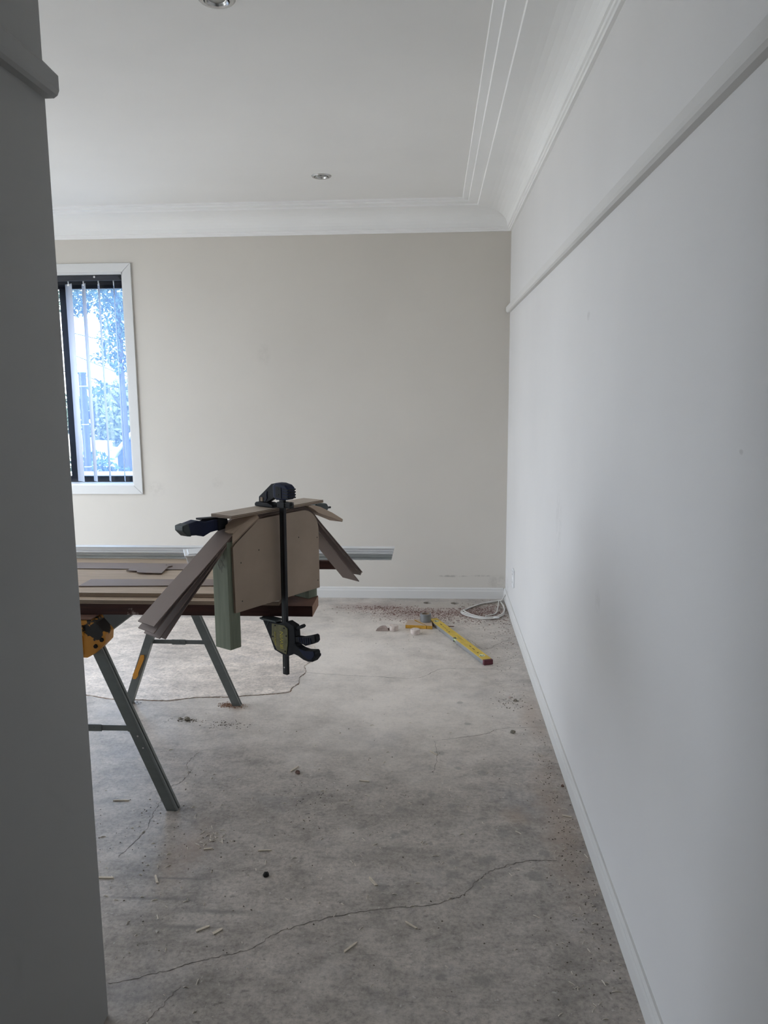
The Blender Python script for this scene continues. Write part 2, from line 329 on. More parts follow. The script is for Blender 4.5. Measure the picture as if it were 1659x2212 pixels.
# raised screed patch under and behind the trestle
edge = [(-2.2, 3.70), (-1.9, 3.66), (-1.713, 3.644), (-1.582, 3.602), (-1.44, 3.597), (-1.299, 3.591), (-1.235, 3.612), (-1.175, 3.638), (-1.062, 3.649), (-0.98, 3.655), (-0.906, 3.679), (-0.80, 3.70), (-0.718, 3.73), (-0.713, 3.792), (-0.69, 3.85), (-0.704, 3.923), (-0.68, 4.0), (-0.703, 4.098), (-0.66, 4.25), (-0.70, 4.45), (-0.80, 4.7), (-1.0, 4.9), (-1.5, 5.0), (-2.4, 5.0)]
e2 = []
for i in range(len(edge)):
    a, c_ = Vector(edge[i]), Vector(edge[(i + 1) % len(edge)])
    kk = max(1, int((c_ - a).length / 0.02)) if i < 19 else 1
    for j in range(kk):
        p = a.lerp(c_, j / kk); e2.append((p.x + (random.uniform(-.003, .003) if i < 19 else 0), p.y + (random.uniform(-.004, .004) if i < 19 else 0)))
bm = nbm(); ext(bm, [(x, y, 0.0002) for x, y in e2], (0, 0, 0.0028)); obj('screed_patch', bm, M_patch, floor)['label'] = 'warmer, slightly raised screed patch with a broken edge'
def crack(pts, wd, m_=M_crack, jit=0.004, z=0.0006):
    bm = nbm(); P = cr([(x, y, z) for x, y in pts], 10); prev = None
    for i, p in enumerate(P):
        d = (P[min(i + 1, len(P) - 1)] - P[max(i - 1, 0)]).normalized(); nrm = Vector((-d.y, d.x, 0))
        q = p + nrm * random.uniform(-jit, jit); ww = wd * random.uniform(0.4, 1.3) * (0.2 if i in (0, len(P) - 1) else 1)
        cur = (bm.verts.new(q - nrm * ww / 2), bm.verts.new(q + nrm * ww / 2))
        if prev: bm.faces.new([prev[0], cur[0], cur[1], prev[1]])
        prev = cur
    obj('floor_crack', bm, m_, floor)
crack([(x, y - 0.003) for x, y in edge[1:18]], 0.005, M_crackred, 0.003)
crack([(-0.83, 1.758), (-0.725, 1.796), (-0.651, 1.833), (-0.562, 1.872), (-0.488, 1.906), (-0.43, 1.97), (-0.309, 2.035), (-0.179, 2.08), (-0.004, 2.112), (0.064, 2.148), (0.092, 2.162), (0.145, 2.242), (0.192, 2.291), (0.291, 2.341), (0.40, 2.356)], 0.0022)
crack([(-0.72, 1.58), (-0.69, 1.636), (-0.664, 1.691), (-0.640, 1.76)], 0.0018)
crack([(0.012, 3.209), (0.12, 3.245), (0.235, 3.289), (0.30, 3.339), (0.505, 3.373)], 0.0018)
crack([(-0.70, 4.012), (-0.528, 3.985), (-0.3, 3.96), (-0.083, 3.949), (0.039, 4.085), (0.189, 4.099), (0.462, 4.096)], 0.0022)
crack([(-0.977, 3.054), (-0.995, 2.97), (-0.982, 2.911), (-0.963, 2.892), (-0.974, 2.798), (-0.998, 2.761), (-1.002, 2.641), (-0.999, 2.561), (-0.989, 2.443), (-1.02, 2.3)], 0.0020)
crack([(0.13, 4.55), (0.22, 4.60), (0.30, 4.42), (0.40, 4.55), (0.48, 4.62)], 0.002)
crack([(0.21, 4.62), (0.24, 4.45), (0.22, 4.33)], 0.0015)
crack([(0.012, 3.209), (0.02, 3.05), (0.0, 2.9)], 0.0012)

T = 0.22
bm = nbm(); box(bm, XR, XR + .12, YB, YF + T, 0, 2.8); struct('wall_right', bm, M_right, 'long pale wall along the right side with a picture rail', 'wall')
bm = nbm()
box(bm, XL, WX0, YF, YF + T, 0, 2.8); box(bm, WX1, XR, YF, YF + T, 0, 2.8); box(bm, WX0, WX1, YF, YF + T, 0, WZ0); box(bm, WX0, WX1, YF, YF + T, WZ1, 2.8)
struct('wall_far', bm, M_far, 'greige wall at the far end with the window', 'wall')
bm = nbm()
box(bm, XL - T, XL, YS - .11, SY0, 0, 2.8); box(bm, XL - T, XL, SY1, YF + T, 0, 2.8); box(bm, XL - T, XL, SY0, SY1, 0, .03); box(bm, XL - T, XL, SY0, SY1, WZ1, 2.8)
struct('wall_left', bm, M_right, 'side wall with a glass door added for daylight, out of view', 'wall')
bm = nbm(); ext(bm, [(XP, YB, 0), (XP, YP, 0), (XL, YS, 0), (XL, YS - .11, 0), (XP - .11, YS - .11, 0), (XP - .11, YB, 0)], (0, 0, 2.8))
struct('wall_near', bm, M_part, 'partition wall end with shade in its grey paint at the left edge of the picture', 'wall', bevel=0.004)
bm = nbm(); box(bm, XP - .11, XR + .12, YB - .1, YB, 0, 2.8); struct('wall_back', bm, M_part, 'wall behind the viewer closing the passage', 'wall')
bm = nbm(); box(bm, XL - .6, XR + .6, YB - .3, YF + .75, ZC, ZC + .15); struct('ceiling', bm, M_ceil, 'flat white plaster ceiling with two downlights', 'ceiling')
LOOP = [(XR, YB), (XR, YF), (XL, YF), (XL, YS), (XP, YS), (XP, YB)]
cove = [(0.17 - 0.14 * math.sin(t * math.pi / 16), 2.575 + 0.088 * math.cos(t * math.pi / 16)) for t in range(9)]
prof = [(0.0, 2.5425), (0.013, 2.5425), (0.015, 2.552), (0.021, 2.554), (0.023, 2.563), (0.030, 2.566)] + list(reversed(cove)) + \
       [(0.237, 2.663), (0.240, 2.672), (0.300, 2.672), (0.303, 2.681), (0.338, 2.681), (0.341, 2.692)]
bm = nbm(); sweep(bm, LOOP, prof, closed=True); struct('trim_1', bm, M_cornice, 'white stepped plaster cornice between the walls and the ceiling', 'cornice')
bp = [(0, 0.0), (0.013, 0.0), (0.014, 0.055), (0.011, 0.066), (0.012, 0.072), (0.006, 0.080), (0, 0.081)]
bm = nbm(); sweep(bm, [(XR, YB), (XR, YF)], bp); struct('baseboard_right', bm, M_trim, 'low white moulded skirting along the right wall', 'skirting')
bm = nbm(); sweep(bm, [(XR - .014, YF), (XL, YF)], bp); struct('baseboard_far', bm, M_trim, 'low white skirting along the far wall', 'skirting')
rp = [(0, 0), (0.018, 0), (0.026, 0.005), (0.029, 0.013), (0.029, 0.036), (0.022, 0.044), (0.0, 0.058)]
bm = nbm(); sweep(bm, [(XR, YB), (XR, YF - .01)], [(s, z + 2.008) for s, z in rp]); struct('trim_2', bm, M_trim, 'rounded picture rail running along the right wall', 'picture rail')
rp2 = [(0, 0), (0.018, 0), (0.026, 0.005), (0.030, 0.014), (0.030, 0.042), (0.0, 0.072)]
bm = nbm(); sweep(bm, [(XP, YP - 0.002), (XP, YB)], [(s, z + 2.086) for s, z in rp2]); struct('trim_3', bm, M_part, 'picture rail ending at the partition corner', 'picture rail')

# far window
win = empty('window_1', (0, 0, 0), 0, label='dark framed sliding window with white architrave and tinted pane', cat='window', kind='structure')
A = 0.062; ya, yb = YF - 0.014, YF
def arch(pts):
    bm = nbm(); ext(bm, [(x, ya, z) for x, z in pts], (0, yb - ya, 0)); obj('architrave', bm, M_arch, win, 0.002)
x0, x1, z0, z1 = WX0, WX1, WZ0, WZ1
arch([(x0, z1 + .001), (x1, z1 + .001), (x1 + A, z1 + A), (x0 - A, z1 + A)]); arch([(x0 - A, z0 - A), (x1 + A, z0 - A), (x1, z0), (x0, z0)])
arch([(x1 + .0015, z0), (x1 + A + .001, z0 - A), (x1 + A + .001, z1 + A), (x1 + .0015, z1)]); arch([(x0 - A, z0 - A), (x0, z0), (x0, z1), (x0 - A, z1 + A)])
bm = nbm(); box(bm, x0, x1, YF - .003, YF + .15, z0, z0 + .012); obj('window_sill', bm, M_white, win)
bm = nbm(); box(bm, x0, x1, YF, YF + .15, z1 - .01, z1); box(bm, x0, x0 + .01, YF, YF + .15, z0, z1); box(bm, x1 - .01, x1, YF, YF + .15, z0, z1); obj('reveal_lining', bm, M_arch, win)
fy0, fy1 = YF + .135, YF + .185
bm = nbm()
box(bm, x0 + .01, x1 - .01, fy0, fy1, z1 - .09, z1 - .01); box(bm, x0 + .01, x1 - .01, fy0, fy1, z0 + .012, z0 + .055)
box(bm, x0 + .01, x0 + .05, fy0, fy1, z0 + .055, z1 - .09); box(bm, x1 - .024, x1 - .01, fy0, fy1, z0 + .055, z1 - .09)
for k in range(3): box(bm, x0 + .01, x1 - .01, fy0 - .006, fy0, z1 - .085 + k * .024, z1 - .080 + k * .024)
obj('window_frame', bm, M_frame, win)
MX = -2.655
bm = nbm(); box(bm, MX - .028, MX + .022, fy0 - .012, fy1, z0 + .055, z1 - .09); obj('mullion', bm, M_frame, win)
bm = nbm(); box(bm, MX, x1 - .02, YF + .160, YF + .165, z0 + .05, z1 - .085); obj('pane', bm, M_glass, win)['label'] = 'blue tinted pane with haze put into its colour'
bm = nbm(); box(bm, x0 + .04, MX - .01, YF + .170, YF + .175, z0 + .05, z1 - .085); obj('pane', bm, M_glass2, win)
# unseen side glass door, added to supply the daylight
win2 = empty('added_door', (0, 0, 0), 0, label='unseen wide sliding glass door added in the left side wall for daylight', cat='window', kind='structure')
bm = nbm()
for (a, c_, d, e) in ((SY0 - A, SY1 + A, z1, z1 + A), (SY0 - A, SY0, .0, z1), (SY1, SY1 + A, .0, z1)): box(bm, XL, XL + .014, a, c_, d, e)
obj('architrave', bm, M_arch, win2)
bm = nbm()
for (a, c_, d, e) in ((SY0, SY1, z1 - .04, z1), (SY0, SY1, .03, .08), (SY0, SY0 + .04, .03, z1), (SY1 - .04, SY1, .03, z1), (3.73, 3.78, .03, z1)): box(bm, XL - .17, XL - .13, a, c_, d, e)
obj('window_frame', bm, M_frame, win2)
bm = nbm(); box(bm, XL - .152, XL - .147, SY0 + .03, SY1 - .03, .06, z1 - .03); obj('pane', bm, M_glass2, win2)

# vertical blind
bl = empty('vertical_blind', (0, YF + .055, z1 - .045), 0, label='vertical blind with open white vanes hanging in the window', cat='blind')
bm = nbm(); box(bm, x0 + .02, x1 - .014, -.022, .022, 0, .032); box(bm, x0 + .02, x1 - .014, -.024, -.018, -.004, .004); obj('headrail', bm, M_frame, bl, 0.002)
bm = nbm(); cyl(bm, (-2.38, -.026, .022), (-2.38, -.018, .022), .008); obj('bracket_screw', bm, M_chrome, bl)
bm = nbm(); ext(bm, [(x1 - .016, -.026, .002), (x1 - .016, -.026, .026), (x1 - .045, -.026, .026), (x1 - .035, -.026, .002)], (0, .05, 0)); obj('end_cap', bm, M_plastic, bl)
vb = nbm(); n = 6; L0, L1 = -.02, -(z1 - .045 - .845)
sec = [(-.0445 + .089 * i / n, .004 * math.sin(math.pi * i / n)) for i in range(n + 1)]
rows = [[vb.verts.new((s[1] + sg * .0005, s[0], z)) for s in sec] for z in (L0, L1) for sg in (-1, 1)]
for i in range(n):
    for a, c_ in ((0, 2), (3, 1)):
        f = vb.faces.new([rows[a][i], rows[a][i + 1], rows[c_][i + 1], rows[c_][i]]); f.smooth = True
    vb.faces.new([rows[0][i], rows[0][i + 1], rows[1][i + 1], rows[1][i]]); vb.faces.new([rows[2][i], rows[2][i + 1], rows[3][i + 1], rows[3][i]])
vo = obj('vane', vb, M_vane, bl); vme = vo.data
cb = nbm(); cyl(cb, (0, 0, 0), (0, 0, -.03), .005, .003, 8); box(cb, -.003, .003, -.014, .014, -.034, -.022); co = obj('vane_clip', cb, M_white, vo); cme = co.data
vx = [-2.254 - .1092 * i for i in range(8)]; va = [25, 31, 40, 54] + [50] * 4
for i, (x, a) in enumerate(zip(vx, va)):
    if i == 0: o, c_ = vo, co
    else:
        o = vo.copy(); C.objects.link(o); o.parent = bl; c_ = co.copy(); C.objects.link(c_); c_.parent = o
    o.location = (x, 0, 0); o.rotation_euler = (0, 0, R(a))

# downlights
def downlight(x, y, label):
    t = empty('downlight', (x, y, ZC), 0, label=label, cat='downlight', group='recessed ceiling downlights')
    bm = nbm(); lathe(bm, [(0.037, 0.0), (0.040, -.006), (0.052, -.006), (0.058, 0.0)]); obj('trim_ring', bm, M_chrome, t)
    bm = nbm(); lathe(bm, [(0.0372, -.001), (0.036, -.010), (0.030, -.008), (0.027, -.002), (0.026, -.001)]); obj('gimbal_ring', bm, M_chrome, t)
    bm = nbm(); lathe(bm, [(0.0001, -.004), (0.014, -.003), (0.026, -.001)]); obj('lamp', bm, M_lens, t)
    bm = nbm(); lathe(bm, [(0.0365, -.0005), (0.039, -.0065)]); obj('shadow_gap', bm, M_dark, t)
downlight(-0.632, 4.645, 'small chrome recessed downlight in mid ceiling near the far wall')
downlight(-0.668, 2.60, 'chrome recessed downlight cut off by the top of the picture')

# power point and cable
t = empty('power_outlet', (XR, 4.99, 0.29), 0, label='white double power point low on the right wall', cat='outlet')
bm = nbm(); box(bm, -.009, 0, -.040, .040, -.058, .058); obj('cover_plate', bm, M_white, t, 0.003)
for z in (-.026, .026):
    bm = nbm(); box(bm, -.011, -.009, -.016, .016, z - .014, z + .014); obj('socket', bm, M_white, t, 0.001)
    bm = nbm()
    for yy in (-.006, .006): box(bm, -.0114, -.0109, yy - .001, yy + .001, z - .004, z + .004)
    obj('socket_slot', bm, M_dark, t)
bm = nbm(); box(bm, -.012, -.009, -.006, .006, .044, .052); obj('switch', bm, M_white, t)

def P3(lst, z): return [(x, y, z) for x, y in lst]
cab = empty('coiled_cable', (0.40, 5.25, 0), 0, label='loose loop of white electrical cable on the floor in the corner', cat='cable')
loop = [(0.476, 5.459), (0.42, 5.435), (0.342, 5.393), (0.27, 5.315), (0.225, 5.24), (0.198, 5.189), (0.215, 5.14), (0.27, 5.075), (0.336, 5.041), (0.412, 5.044), (0.462, 5.11), (0.484, 5.2), (0.490, 5.338), (0.476, 5.459)]
for k, (dx, dy, s, z) in enumerate(((0, 0, 1, .006), (.006, .004, .96, .012), (-.004, -.006, 1.02, .0045))):
    pts = [((x - .36) * s + .36 + dx - .40, (y - 5.25) * s + 5.25 + dy - 5.25, z + .004 * math.sin(i * 1.3 + k)) for i, (x, y) in enumerate(loop)]
    pts = [(x, y, max(z, .0045)) for x, y, z in pts]
    bm = nbm(); tube(bm, cr(pts, 6), .0042); obj('cable_loop', bm, M_cable, cab)
bm = nbm(); tube(bm, cr([(.07, .22, .012), (.06, .14, .010), (.045, .02, .009), (.02, -.10, .007), (-.05, -.16, .006)], 6), .004); obj('cable_loop', bm, M_cable, cab)
bm = nbm(); tube(bm, cr([(.104, .24, .025), (.09, .21, .016), (.04, .19, .012), (-.03, .155, .008)], 5), .006); obj('cable_tail', bm, M_cable, cab)
bm = nbm(); tube(bm, cr([(.105, .13, .075), (.098, .16, .05), (.085, .19, .02), (.06, .205, .013)], 5), .004); obj('cable_tail', bm, M_cable, cab)
bm = nbm(); tube(bm, [(.0, -.212, .009), (.035, -.205, .009)], .0075); obj('cable_tie', bm, M_white, cab)

# ------------------------------------------------------------------ trestle
TX, TZ = -1.207, 0.7295
tr = empty('sawhorse', (TX, 3.08, 0), 0, label='folding grey steel sawhorse with chipped yellow end caps under the bearers', cat='sawhorse')
def leg(sx, yf, yt, side):
    top = Vector((sx * .022, yt - 3.08, 0.640)); bot = Vector((sx * .268, yf - 3.08, 0.0))
    bm = nbm(); d = bot - top; w_, dp = .040, .034
    px = Vector((1, 0, 0))
    # folded channel: outer skin with a groove along the outer flank
    s = 1 if side < 0 else -1
    sec = [(-w_ / 2, 0), (w_ / 2 - .004, 0), (w_ / 2, .004), (w_ / 2, .012), (w_ / 2 - .005, .014), (w_ / 2 - .005, .019), (w_ / 2, .021), (w_ / 2, dp), (-w_ / 2, dp)]
    pts = [top + Vector((a * (1 if sx > 0 else -1), c_ * s, 0)) for a, c_ in sec]
    ext(bm, pts, d); o = obj('leg', bm, M_galv, tr)
    for q in (0.55, 0.62):
        p = top.lerp(bot, q) + Vector((0.004 * sx, -0.0015 * s, 0)); b2 = nbm(); cyl(b2, p + Vector((0, .001 * s, 0)), p - Vector((0, .001 * s, 0)), .0035, n=10); obj('rivet', b2, M_chrome, o)
leg(1, 2.590, 2.575, -1); leg(-1, 2.590, 2.575, -1); leg(1, 3.575, 3.54, 1); leg(-1, 3.575, 3.54, 1)
bm = nbm(); ext(bm, [(-.036, -.50, TZ - .004), (.036, -.50, TZ - .004), (.052, -.50, .650), (.045, -.50, .640), (.040, -.50, .640), (-.045, -.50, .640), (-.052, -.50, .650)], (0, 1.0, 0)); obj('beam', bm, M_galvd, tr)
bm = nbm(); ext(bm, [(-.032, -.54, TZ - .003), (.040, -.54, TZ - .003), (.040, -.54, TZ), (-.032, -.54, TZ)], (0, 1.06, 0)); obj('top_strip', bm, M_hardwood_dark, tr)
for ye, sg in ((-.535, 1), (.505, -1)):
    half = [(.0, .588), (.014, .588), (.046, .606), (.080, .640), (.084, .672), (.052, .712), (.046, TZ - .006)]
    poly = half + [(-x, z) for x, z in reversed(half[1:])]
    bm = nbm(); ext(bm, [(x, ye, z) for x, z in poly], (0, .075 * sg if sg > 0 else .04, 0)); e = obj('end_cap', bm, M_yel, tr, 0.003)
    yf = ye - .012 if sg > 0 else ye + .045
    bm = nbm(); box(bm, -.040, .010, yf, yf + .014, .672, .708); box(bm, -.045, .004, yf + .004, yf + .014, .600, .668); obj('cap_bracket', bm, M_yel, e, 0.002)
    for bx, bz in ((.078, .655), (.055, .632)):
        bm = nbm(); yq = ye if sg > 0 else ye + .04; q_ = -1 if sg > 0 else 1; cyl(bm, (bx - .008, yq - .001 * q_, bz), (bx - .006, yq + .007 * q_, bz), .0075, n=6); cyl(bm, (bx - .006, yq + .006 * q_, bz), (bx - .005, yq + .011 * q_, bz), .004, n=8); obj('bolt', bm, M_black, e)
for yb_ in (-.492, .47):
    bm = nbm(); zb_ = .315; xx = .137
    box(bm, -xx, -.02, yb_, yb_ + .003, zb_ - .010, zb_ + .010); box(bm, .02, xx - .01, yb_, yb_ + .003, zb_ - .011, zb_ + .009); box(bm, xx - .012, xx + .02, yb_ - .002, yb_ + .010, zb_ - .013, zb_ + .004); box(bm, -xx - .02, -xx + .012, yb_ - .002, yb_ + .010, zb_ - .004, zb_ + .012)
    br = obj('folding_brace', bm, M_galv, tr)
    bm = nbm(); box(bm, -.035, .030, yb_ - .003, yb_, zb_ - .013, zb_ + .012); cyl(bm, (0, yb_ - .005, zb_), (0, yb_, zb_), .004, n=8); obj('hinge_plate', bm, M_galv, br)
# yellow latch on the far left leg
bm = nbm(); yl = .43
top = Vector((-.022, .46, .64)); bot = Vector((-.268, .495, 0)); d = (bot - top)
def onleg(q, off): p = top + d * q; return (p.x + off, .425 + .035 * q, p.z)
pl = [onleg(.60, -.012), onleg(.60, .004), onleg(.63, .010), onleg(.74, .004), onleg(.765, .008), onleg(.79, .002), onleg(.79, -.012), onleg(.755, -.020), onleg(.70, -.014)]
ext(bm, pl, (0, -.006, 0)); obj('latch', bm, M_yelclean, tr)['label'] = 'yellow locking latch'

# ------------------------------------------------------------------ bench top
bm = nbm(); fs = box(bm, -2.35, -.411, 2.592, 2.732, TZ + .0005, .768); fs[3].material_index = 1; fs[1].material_index = 2
tag(obj('timber_bearer', bm, [M_hardwood, M_endgrain, M_hardwood_dark], None, 0.0015), 'dark red hardwood bearer lying across the near end of the sawhorse', 'timber')
bm = nbm(); fs = box(bm, -2.35, -.388, 3.31, 3.41, TZ + .0005, .768); fs[3].material_index = 1
tag(obj('timber_bearer', bm, [M_hardwood, M_endgrain], None, 0.0015), 'dark red hardwood bearer with white paint marks across the far end of the sawhorse', 'timber')
def ply(xa, xb, y0_, y1_, z0_, z1_, label):
    bm = nbm(); fs = box(bm, xa, xb, y0_, y1_, z0_, z1_)
    for f in (fs[2], fs[3], fs[4], fs[5]): f.material_index = 1
    return tag(obj('plywood_sheet', bm, [M_ply, M_ply_edge]), label, 'plywood')
ply(-2.32, -.526, 2.590, 3.40, .7685, .7825, 'lower plywood sheet resting on the hardwood bearers')
ply(-2.28, -.62, 2.632, 3.38, .7830, .7975, 'upper plywood sheet of the bench top under the hardboard strips')
ZT = .7975
def flat(name, pts, z, th, m_, label, cat='hardboard', lift=None):
    bm = nbm(); ext(bm, [(x, y, z) for x, y in pts], (0, 0, th), 0, 1); return tag(obj(name, bm, m_), label, cat)
flat('hardboard_strip', [(-1.75, 3.000), (-.90, 2.987), (-.88, 3.09), (-1.74, 3.105)], ZT + .0004, .0032, [M_hard, M_harde], 'grey-brown hardboard strip lying at the back of the plywood')
flat('hardboard_strip', [(-1.285, 2.712), (-.735, 2.738), (-.74, 2.832), (-1.285, 2.815)], ZT + .0006, .0034, [M_hard, M_harde], 'shiny hardboard strip lying near the front of the plywood')
flat('hardboard_offcut', [(-1.201, 2.949), (-1.156, 2.942), (-1.146, 2.918), (-1.11, 2.912), (-1.045, 2.908), (-1.057, 3.02), (-1.045, 3.035), (-1.073, 3.040), (-1.077, 3.060), (-1.195, 3.085), (-1.194, 3.0)], ZT + .0040, .0035, [M_hard, M_harde], 'broken ragged piece of hardboard on top of the rear strip')
# aluminium track
bm = nbm()
prf = [(0, 0), (0, .006), (.008, .007), (.008, .014), (.001, .0145), (.001, .019), (.007, .020), (.007, .024), (0, .025), (0, .028), (.012, .029), (.012, .036), (.016, .040), (.016, .046), (.060, .046), (.060, 0)]
a = [bm.verts.new((-2.30, 3.195 + y, ZT + .0005 + z)) for y, z in prf]; c_ = [bm.verts.new((-.172 + z * .25, 3.195 + y, ZT + .0005 + z)) for y, z in prf]
bm.faces.new(a); bm.faces.new(list(reversed(c_)))
for i in range(len(prf)):
    f = bm.faces.new([a[i], a[(i + 1) % len(a)], c_[(i + 1) % len(a)], c_[i]]); f.material_index = 1 if i >= 6 else 0
tag(obj('aluminium_track', bm, [M_alu, M_white]), 'long pale aluminium track lying on the back of the bench and overhanging right', 'track')
# plastic tub
tb = empty('plastic_tub', (-.93, 3.105, ZT), 0.35, label='white translucent plastic tub on the bench behind the hardboard strips', cat='tub')
bm = nbm()
for (s0, z0_, s1, z1_) in ((.068, .001, .080, .046),):
    lo = [bm.verts.new((x * s0, y * s0 * .8, z0_)) for x, y in ((-1, -1), (1, -1), (1, 1), (-1, 1))]; hi = [bm.verts.new((x * s1, y * s1 * .8, z1_)) for x, y in ((-1, -1), (1, -1), (1, 1), (-1, 1))]
    bm.faces.new(list(reversed(lo))); bm.faces.new(hi)
    for i in range(4): bm.faces.new([lo[i], lo[(i + 1) % 4], hi[(i + 1) % 4], hi[i]])
obj('tub_body', bm, M_white, tb, 0.004)
bm = nbm(); box(bm, -.084, .084, -.069, .069, .0465, .053); box(bm, -.070, .070, -.055, .055, .053, .057); obj('tub_lid', bm, M_white, tb, 0.002)

# ------------------------------------------------------------------ bending form (local axes: u along the panels, v towards the far-left, w up)
FA = R(57.13); FO = (-.625, 2.375, .80)
def fempty(name, **k): return empty(name, FO, FA, **k)
form = fempty('bending_form', label='arched bending form of two MDF side panels and green pine posts', cat='form')
out = [(.006, .002), (.003, .214), (.012, .222), (.120, .289), (.219, .290), (.320, .290)]
arcp = [(.329 + .080 * math.sin(t * math.pi / 16), .210 + .080 * math.cos(t * math.pi / 16)) for t in range(9)]
out = out[:5] + arcp + [(.409, .002)]
def panel(v, label):
    bm = nbm(); ext(bm, [(u, v, w_) for u, w_ in out], (0, .009, 0), 0, 1); o = obj('side_panel', bm, [M_mdf, M_mdfe], form); o['label'] = label
    for (u, w_) in ((.115, .188), (.305, .200), (.035, .160), (.035, .035), (.400, .185), (.400, .03)):
        b2 = nbm(); cyl(b2, (u, v - .0004, w_), (u, v + .001, w_), .0022, n=8); obj('nail_hole', b2, M_dark, o)
panel(0, 'near MDF panel with a rounded shoulder'); panel(.0805, 'far MDF panel')
bm = nbm(); box(bm, -.013, .033, .0095, .080, -.118, .232); obj('post', bm, M_pine, form, 0.002)['label'] = 'green treated pine post hanging below the panels'
bm = nbm(); box(bm, .360, .405, .0095, .080, -.0315, .200); obj('post', bm, M_pine, form, 0.002)['label'] = 'green treated pine post standing on the bearer'
# chalky scrawl on the near post
bm = nbm()
for k in range(5):
    pts = [(-.0135, .028 + k * .0055 + .004 * math.sin(t * 1.7 + k), .205 - t * .008) for t in range(8 + k % 3)]
    tube(bm, cr(pts, 3), .0005, 4)
obj('chalk_mark', bm, M_cable, form)['kind'] = 'stuff'

def strip(name, path, v0, v1, th, mats, label, group=None, cat='hardboard', skew=(0, 0)):
    # path (u, w) is the top surface
    P = cr([(u, 0, w_) for u, w_ in path], 6); bm = nbm(); rows = []; n_ = len(P)
    for i, p in enumerate(P):
        d = (P[min(i + 1, n_ - 1)] - P[max(i - 1, 0)]).normalized(); nn = Vector((-d.z, 0, d.x)); sk = d * (skew[0] if i == 0 else skew[1] if i == n_ - 1 else 0)
        q = p - nn * th
        rows.append([bm.verts.new((p.x, v0, p.z)), bm.verts.new((p.x + sk.x, v1, p.z + sk.z)), bm.verts.new((q.x + sk.x, v1, q.z + sk.z)), bm.verts.new((q.x, v0, q.z))])
    for i in range(n_ - 1):
        for j in range(4):
            f = bm.faces.new([rows[i][j], rows[i][(j + 1) % 4], rows[i + 1][(j + 1) % 4], rows[i + 1][j]]); f.material_index = 0 if j in (0, 2) else 1
    bm.faces.new(rows[0]).material_index = 1; bm.faces.new(list(reversed(rows[-1]))).material_index = 1
    o = obj(name, bm, mats); o.location = FO; o.rotation_euler = (0, 0, FA)
    return tag(o, label, cat, group)
ends_l = [(-.300, .034), (-.301, .014), (-.283, -.006), (-.262, -.013)]
ends_r = [(.671, .006), (.666, .002), (.661, -.002), (.651, -.026)]
labs = ['hardboard strip bent over the form, topmost of the four', 'hardboard strip bent over the form, second from the top', 'hardboard strip bent over the form, third from the top', 'innermost hardboard strip, its right end hanging apart from the others']
for k in range(4):
    o_ = .0037 * k; el, er = ends_l[k], ends_r[k]
    inner = 1 if k == 3 else 0
    path = [el, (el[0] * .66 - .002, el[1] + (.2405 - o_ - el[1]) * .345), (el[0] * .33, el[1] + (.2405 - o_ - el[1]) * .675 - .0), (-.002, .2415 - o_), (.040 + o_ * .2, .2665 - o_), (.080, .2890 - o_), (.118, .3010 - o_), (.165, .3045 - o_), (.25, .3045 - o_), (.325, .3042 - o_),
            (.362 - o_ * .3, .2945 - o_ * .95), (.395 - o_ * .6, .272 - o_ * .75 + (0.0 if not inner else -.002)), (.430 - o_ * (1.0 + inner), .236 - o_ * (.6 + inner * .9))]
    last = path[-1]
    path += [(last[0] + (er[0] - last[0]) * .4, last[1] + (er[1] - last[1]) * .4 - .0), (last[0] + (er[0] - last[0]) * .7, last[1] + (er[1] - last[1]) * .7), er]
    strip('hardboard_strip', path, .010 + .0012 * (k % 2), .088 - .001 * k, .0031, [M_hard, M_harde], labs[k], skew=(0.004, -.012 if inner else 0))
# plywood caul
bm = nbm(); fs = box(bm, -.001, .434, -.003, .090, .3055, .3148)
for f in (fs[2], fs[3], fs[4], fs[5]): f.material_index = 1
o = tag(obj('plywood_caul', bm, [M_caul, M_ply_edge]), 'long plywood plank clamped flat across the top of the form', 'plank'); o.location = FO; o.rotation_euler = (0, 0, FA)
# MDF offcut pads
bm = nbm()
NE = [(.119, -.0015, .2945), (.060, -.0015, .2635), (.000, -.0015, .2275)]
LR = [(.119, .0085, .3050), (.060, .0085, .2830), (.010, .0085, .2510)]
FR = [(.119, .058, .3052), (.060, .058, .2925), (.024, .053, .2765)]
NOT = [(.018, .012, .2560), (.006, .020, .2585), (.000, .030, .2630)]
def V(p, d=(0, 0, 0)): return bm.verts.new((p[0] + d[0], p[1] + d[1], p[2] + d[2]))
n_, l_, f_, k_ = [V(p) for p in NE], [V(p) for p in LR], [V(p) for p in FR], [V(p) for p in NOT]
nb, lb_, fb, kb = [V(p, (0, 0, -.0055)) for p in NE], [V(p, (0, 0, -.001)) for p in LR], [V(p, (0, 0, -.0015)) for p in FR], [V(p, (0, 0, -.0035)) for p in NOT]
for A_, B_, F_, K_ in ((n_, l_, f_, k_), (nb, lb_, fb, kb)):
    for i in range(2): bm.faces.new([A_[i], A_[i + 1], B_[i + 1], B_[i]])
    bm.faces.new([B_[0], B_[1], F_[1], F_[0]]); bm.faces.new([B_[1], B_[2], K_[0]]); bm.faces.new([B_[1], K_[0], K_[1]]); bm.faces.new([B_[1], K_[1], K_[2]]); bm.faces.new([B_[1], K_[2], F_[2]]); bm.faces.new([B_[1], F_[2], F_[1]])
rim = [n_[0], n_[1], n_[2], l_[2], k_[0], k_[1], k_[2], f_[2], f_[1], f_[0], l_[0]]; rimb = [nb[0], nb[1], nb[2], lb_[2], kb[0], kb[1], kb[2], fb[2], fb[1], fb[0], lb_[0]]
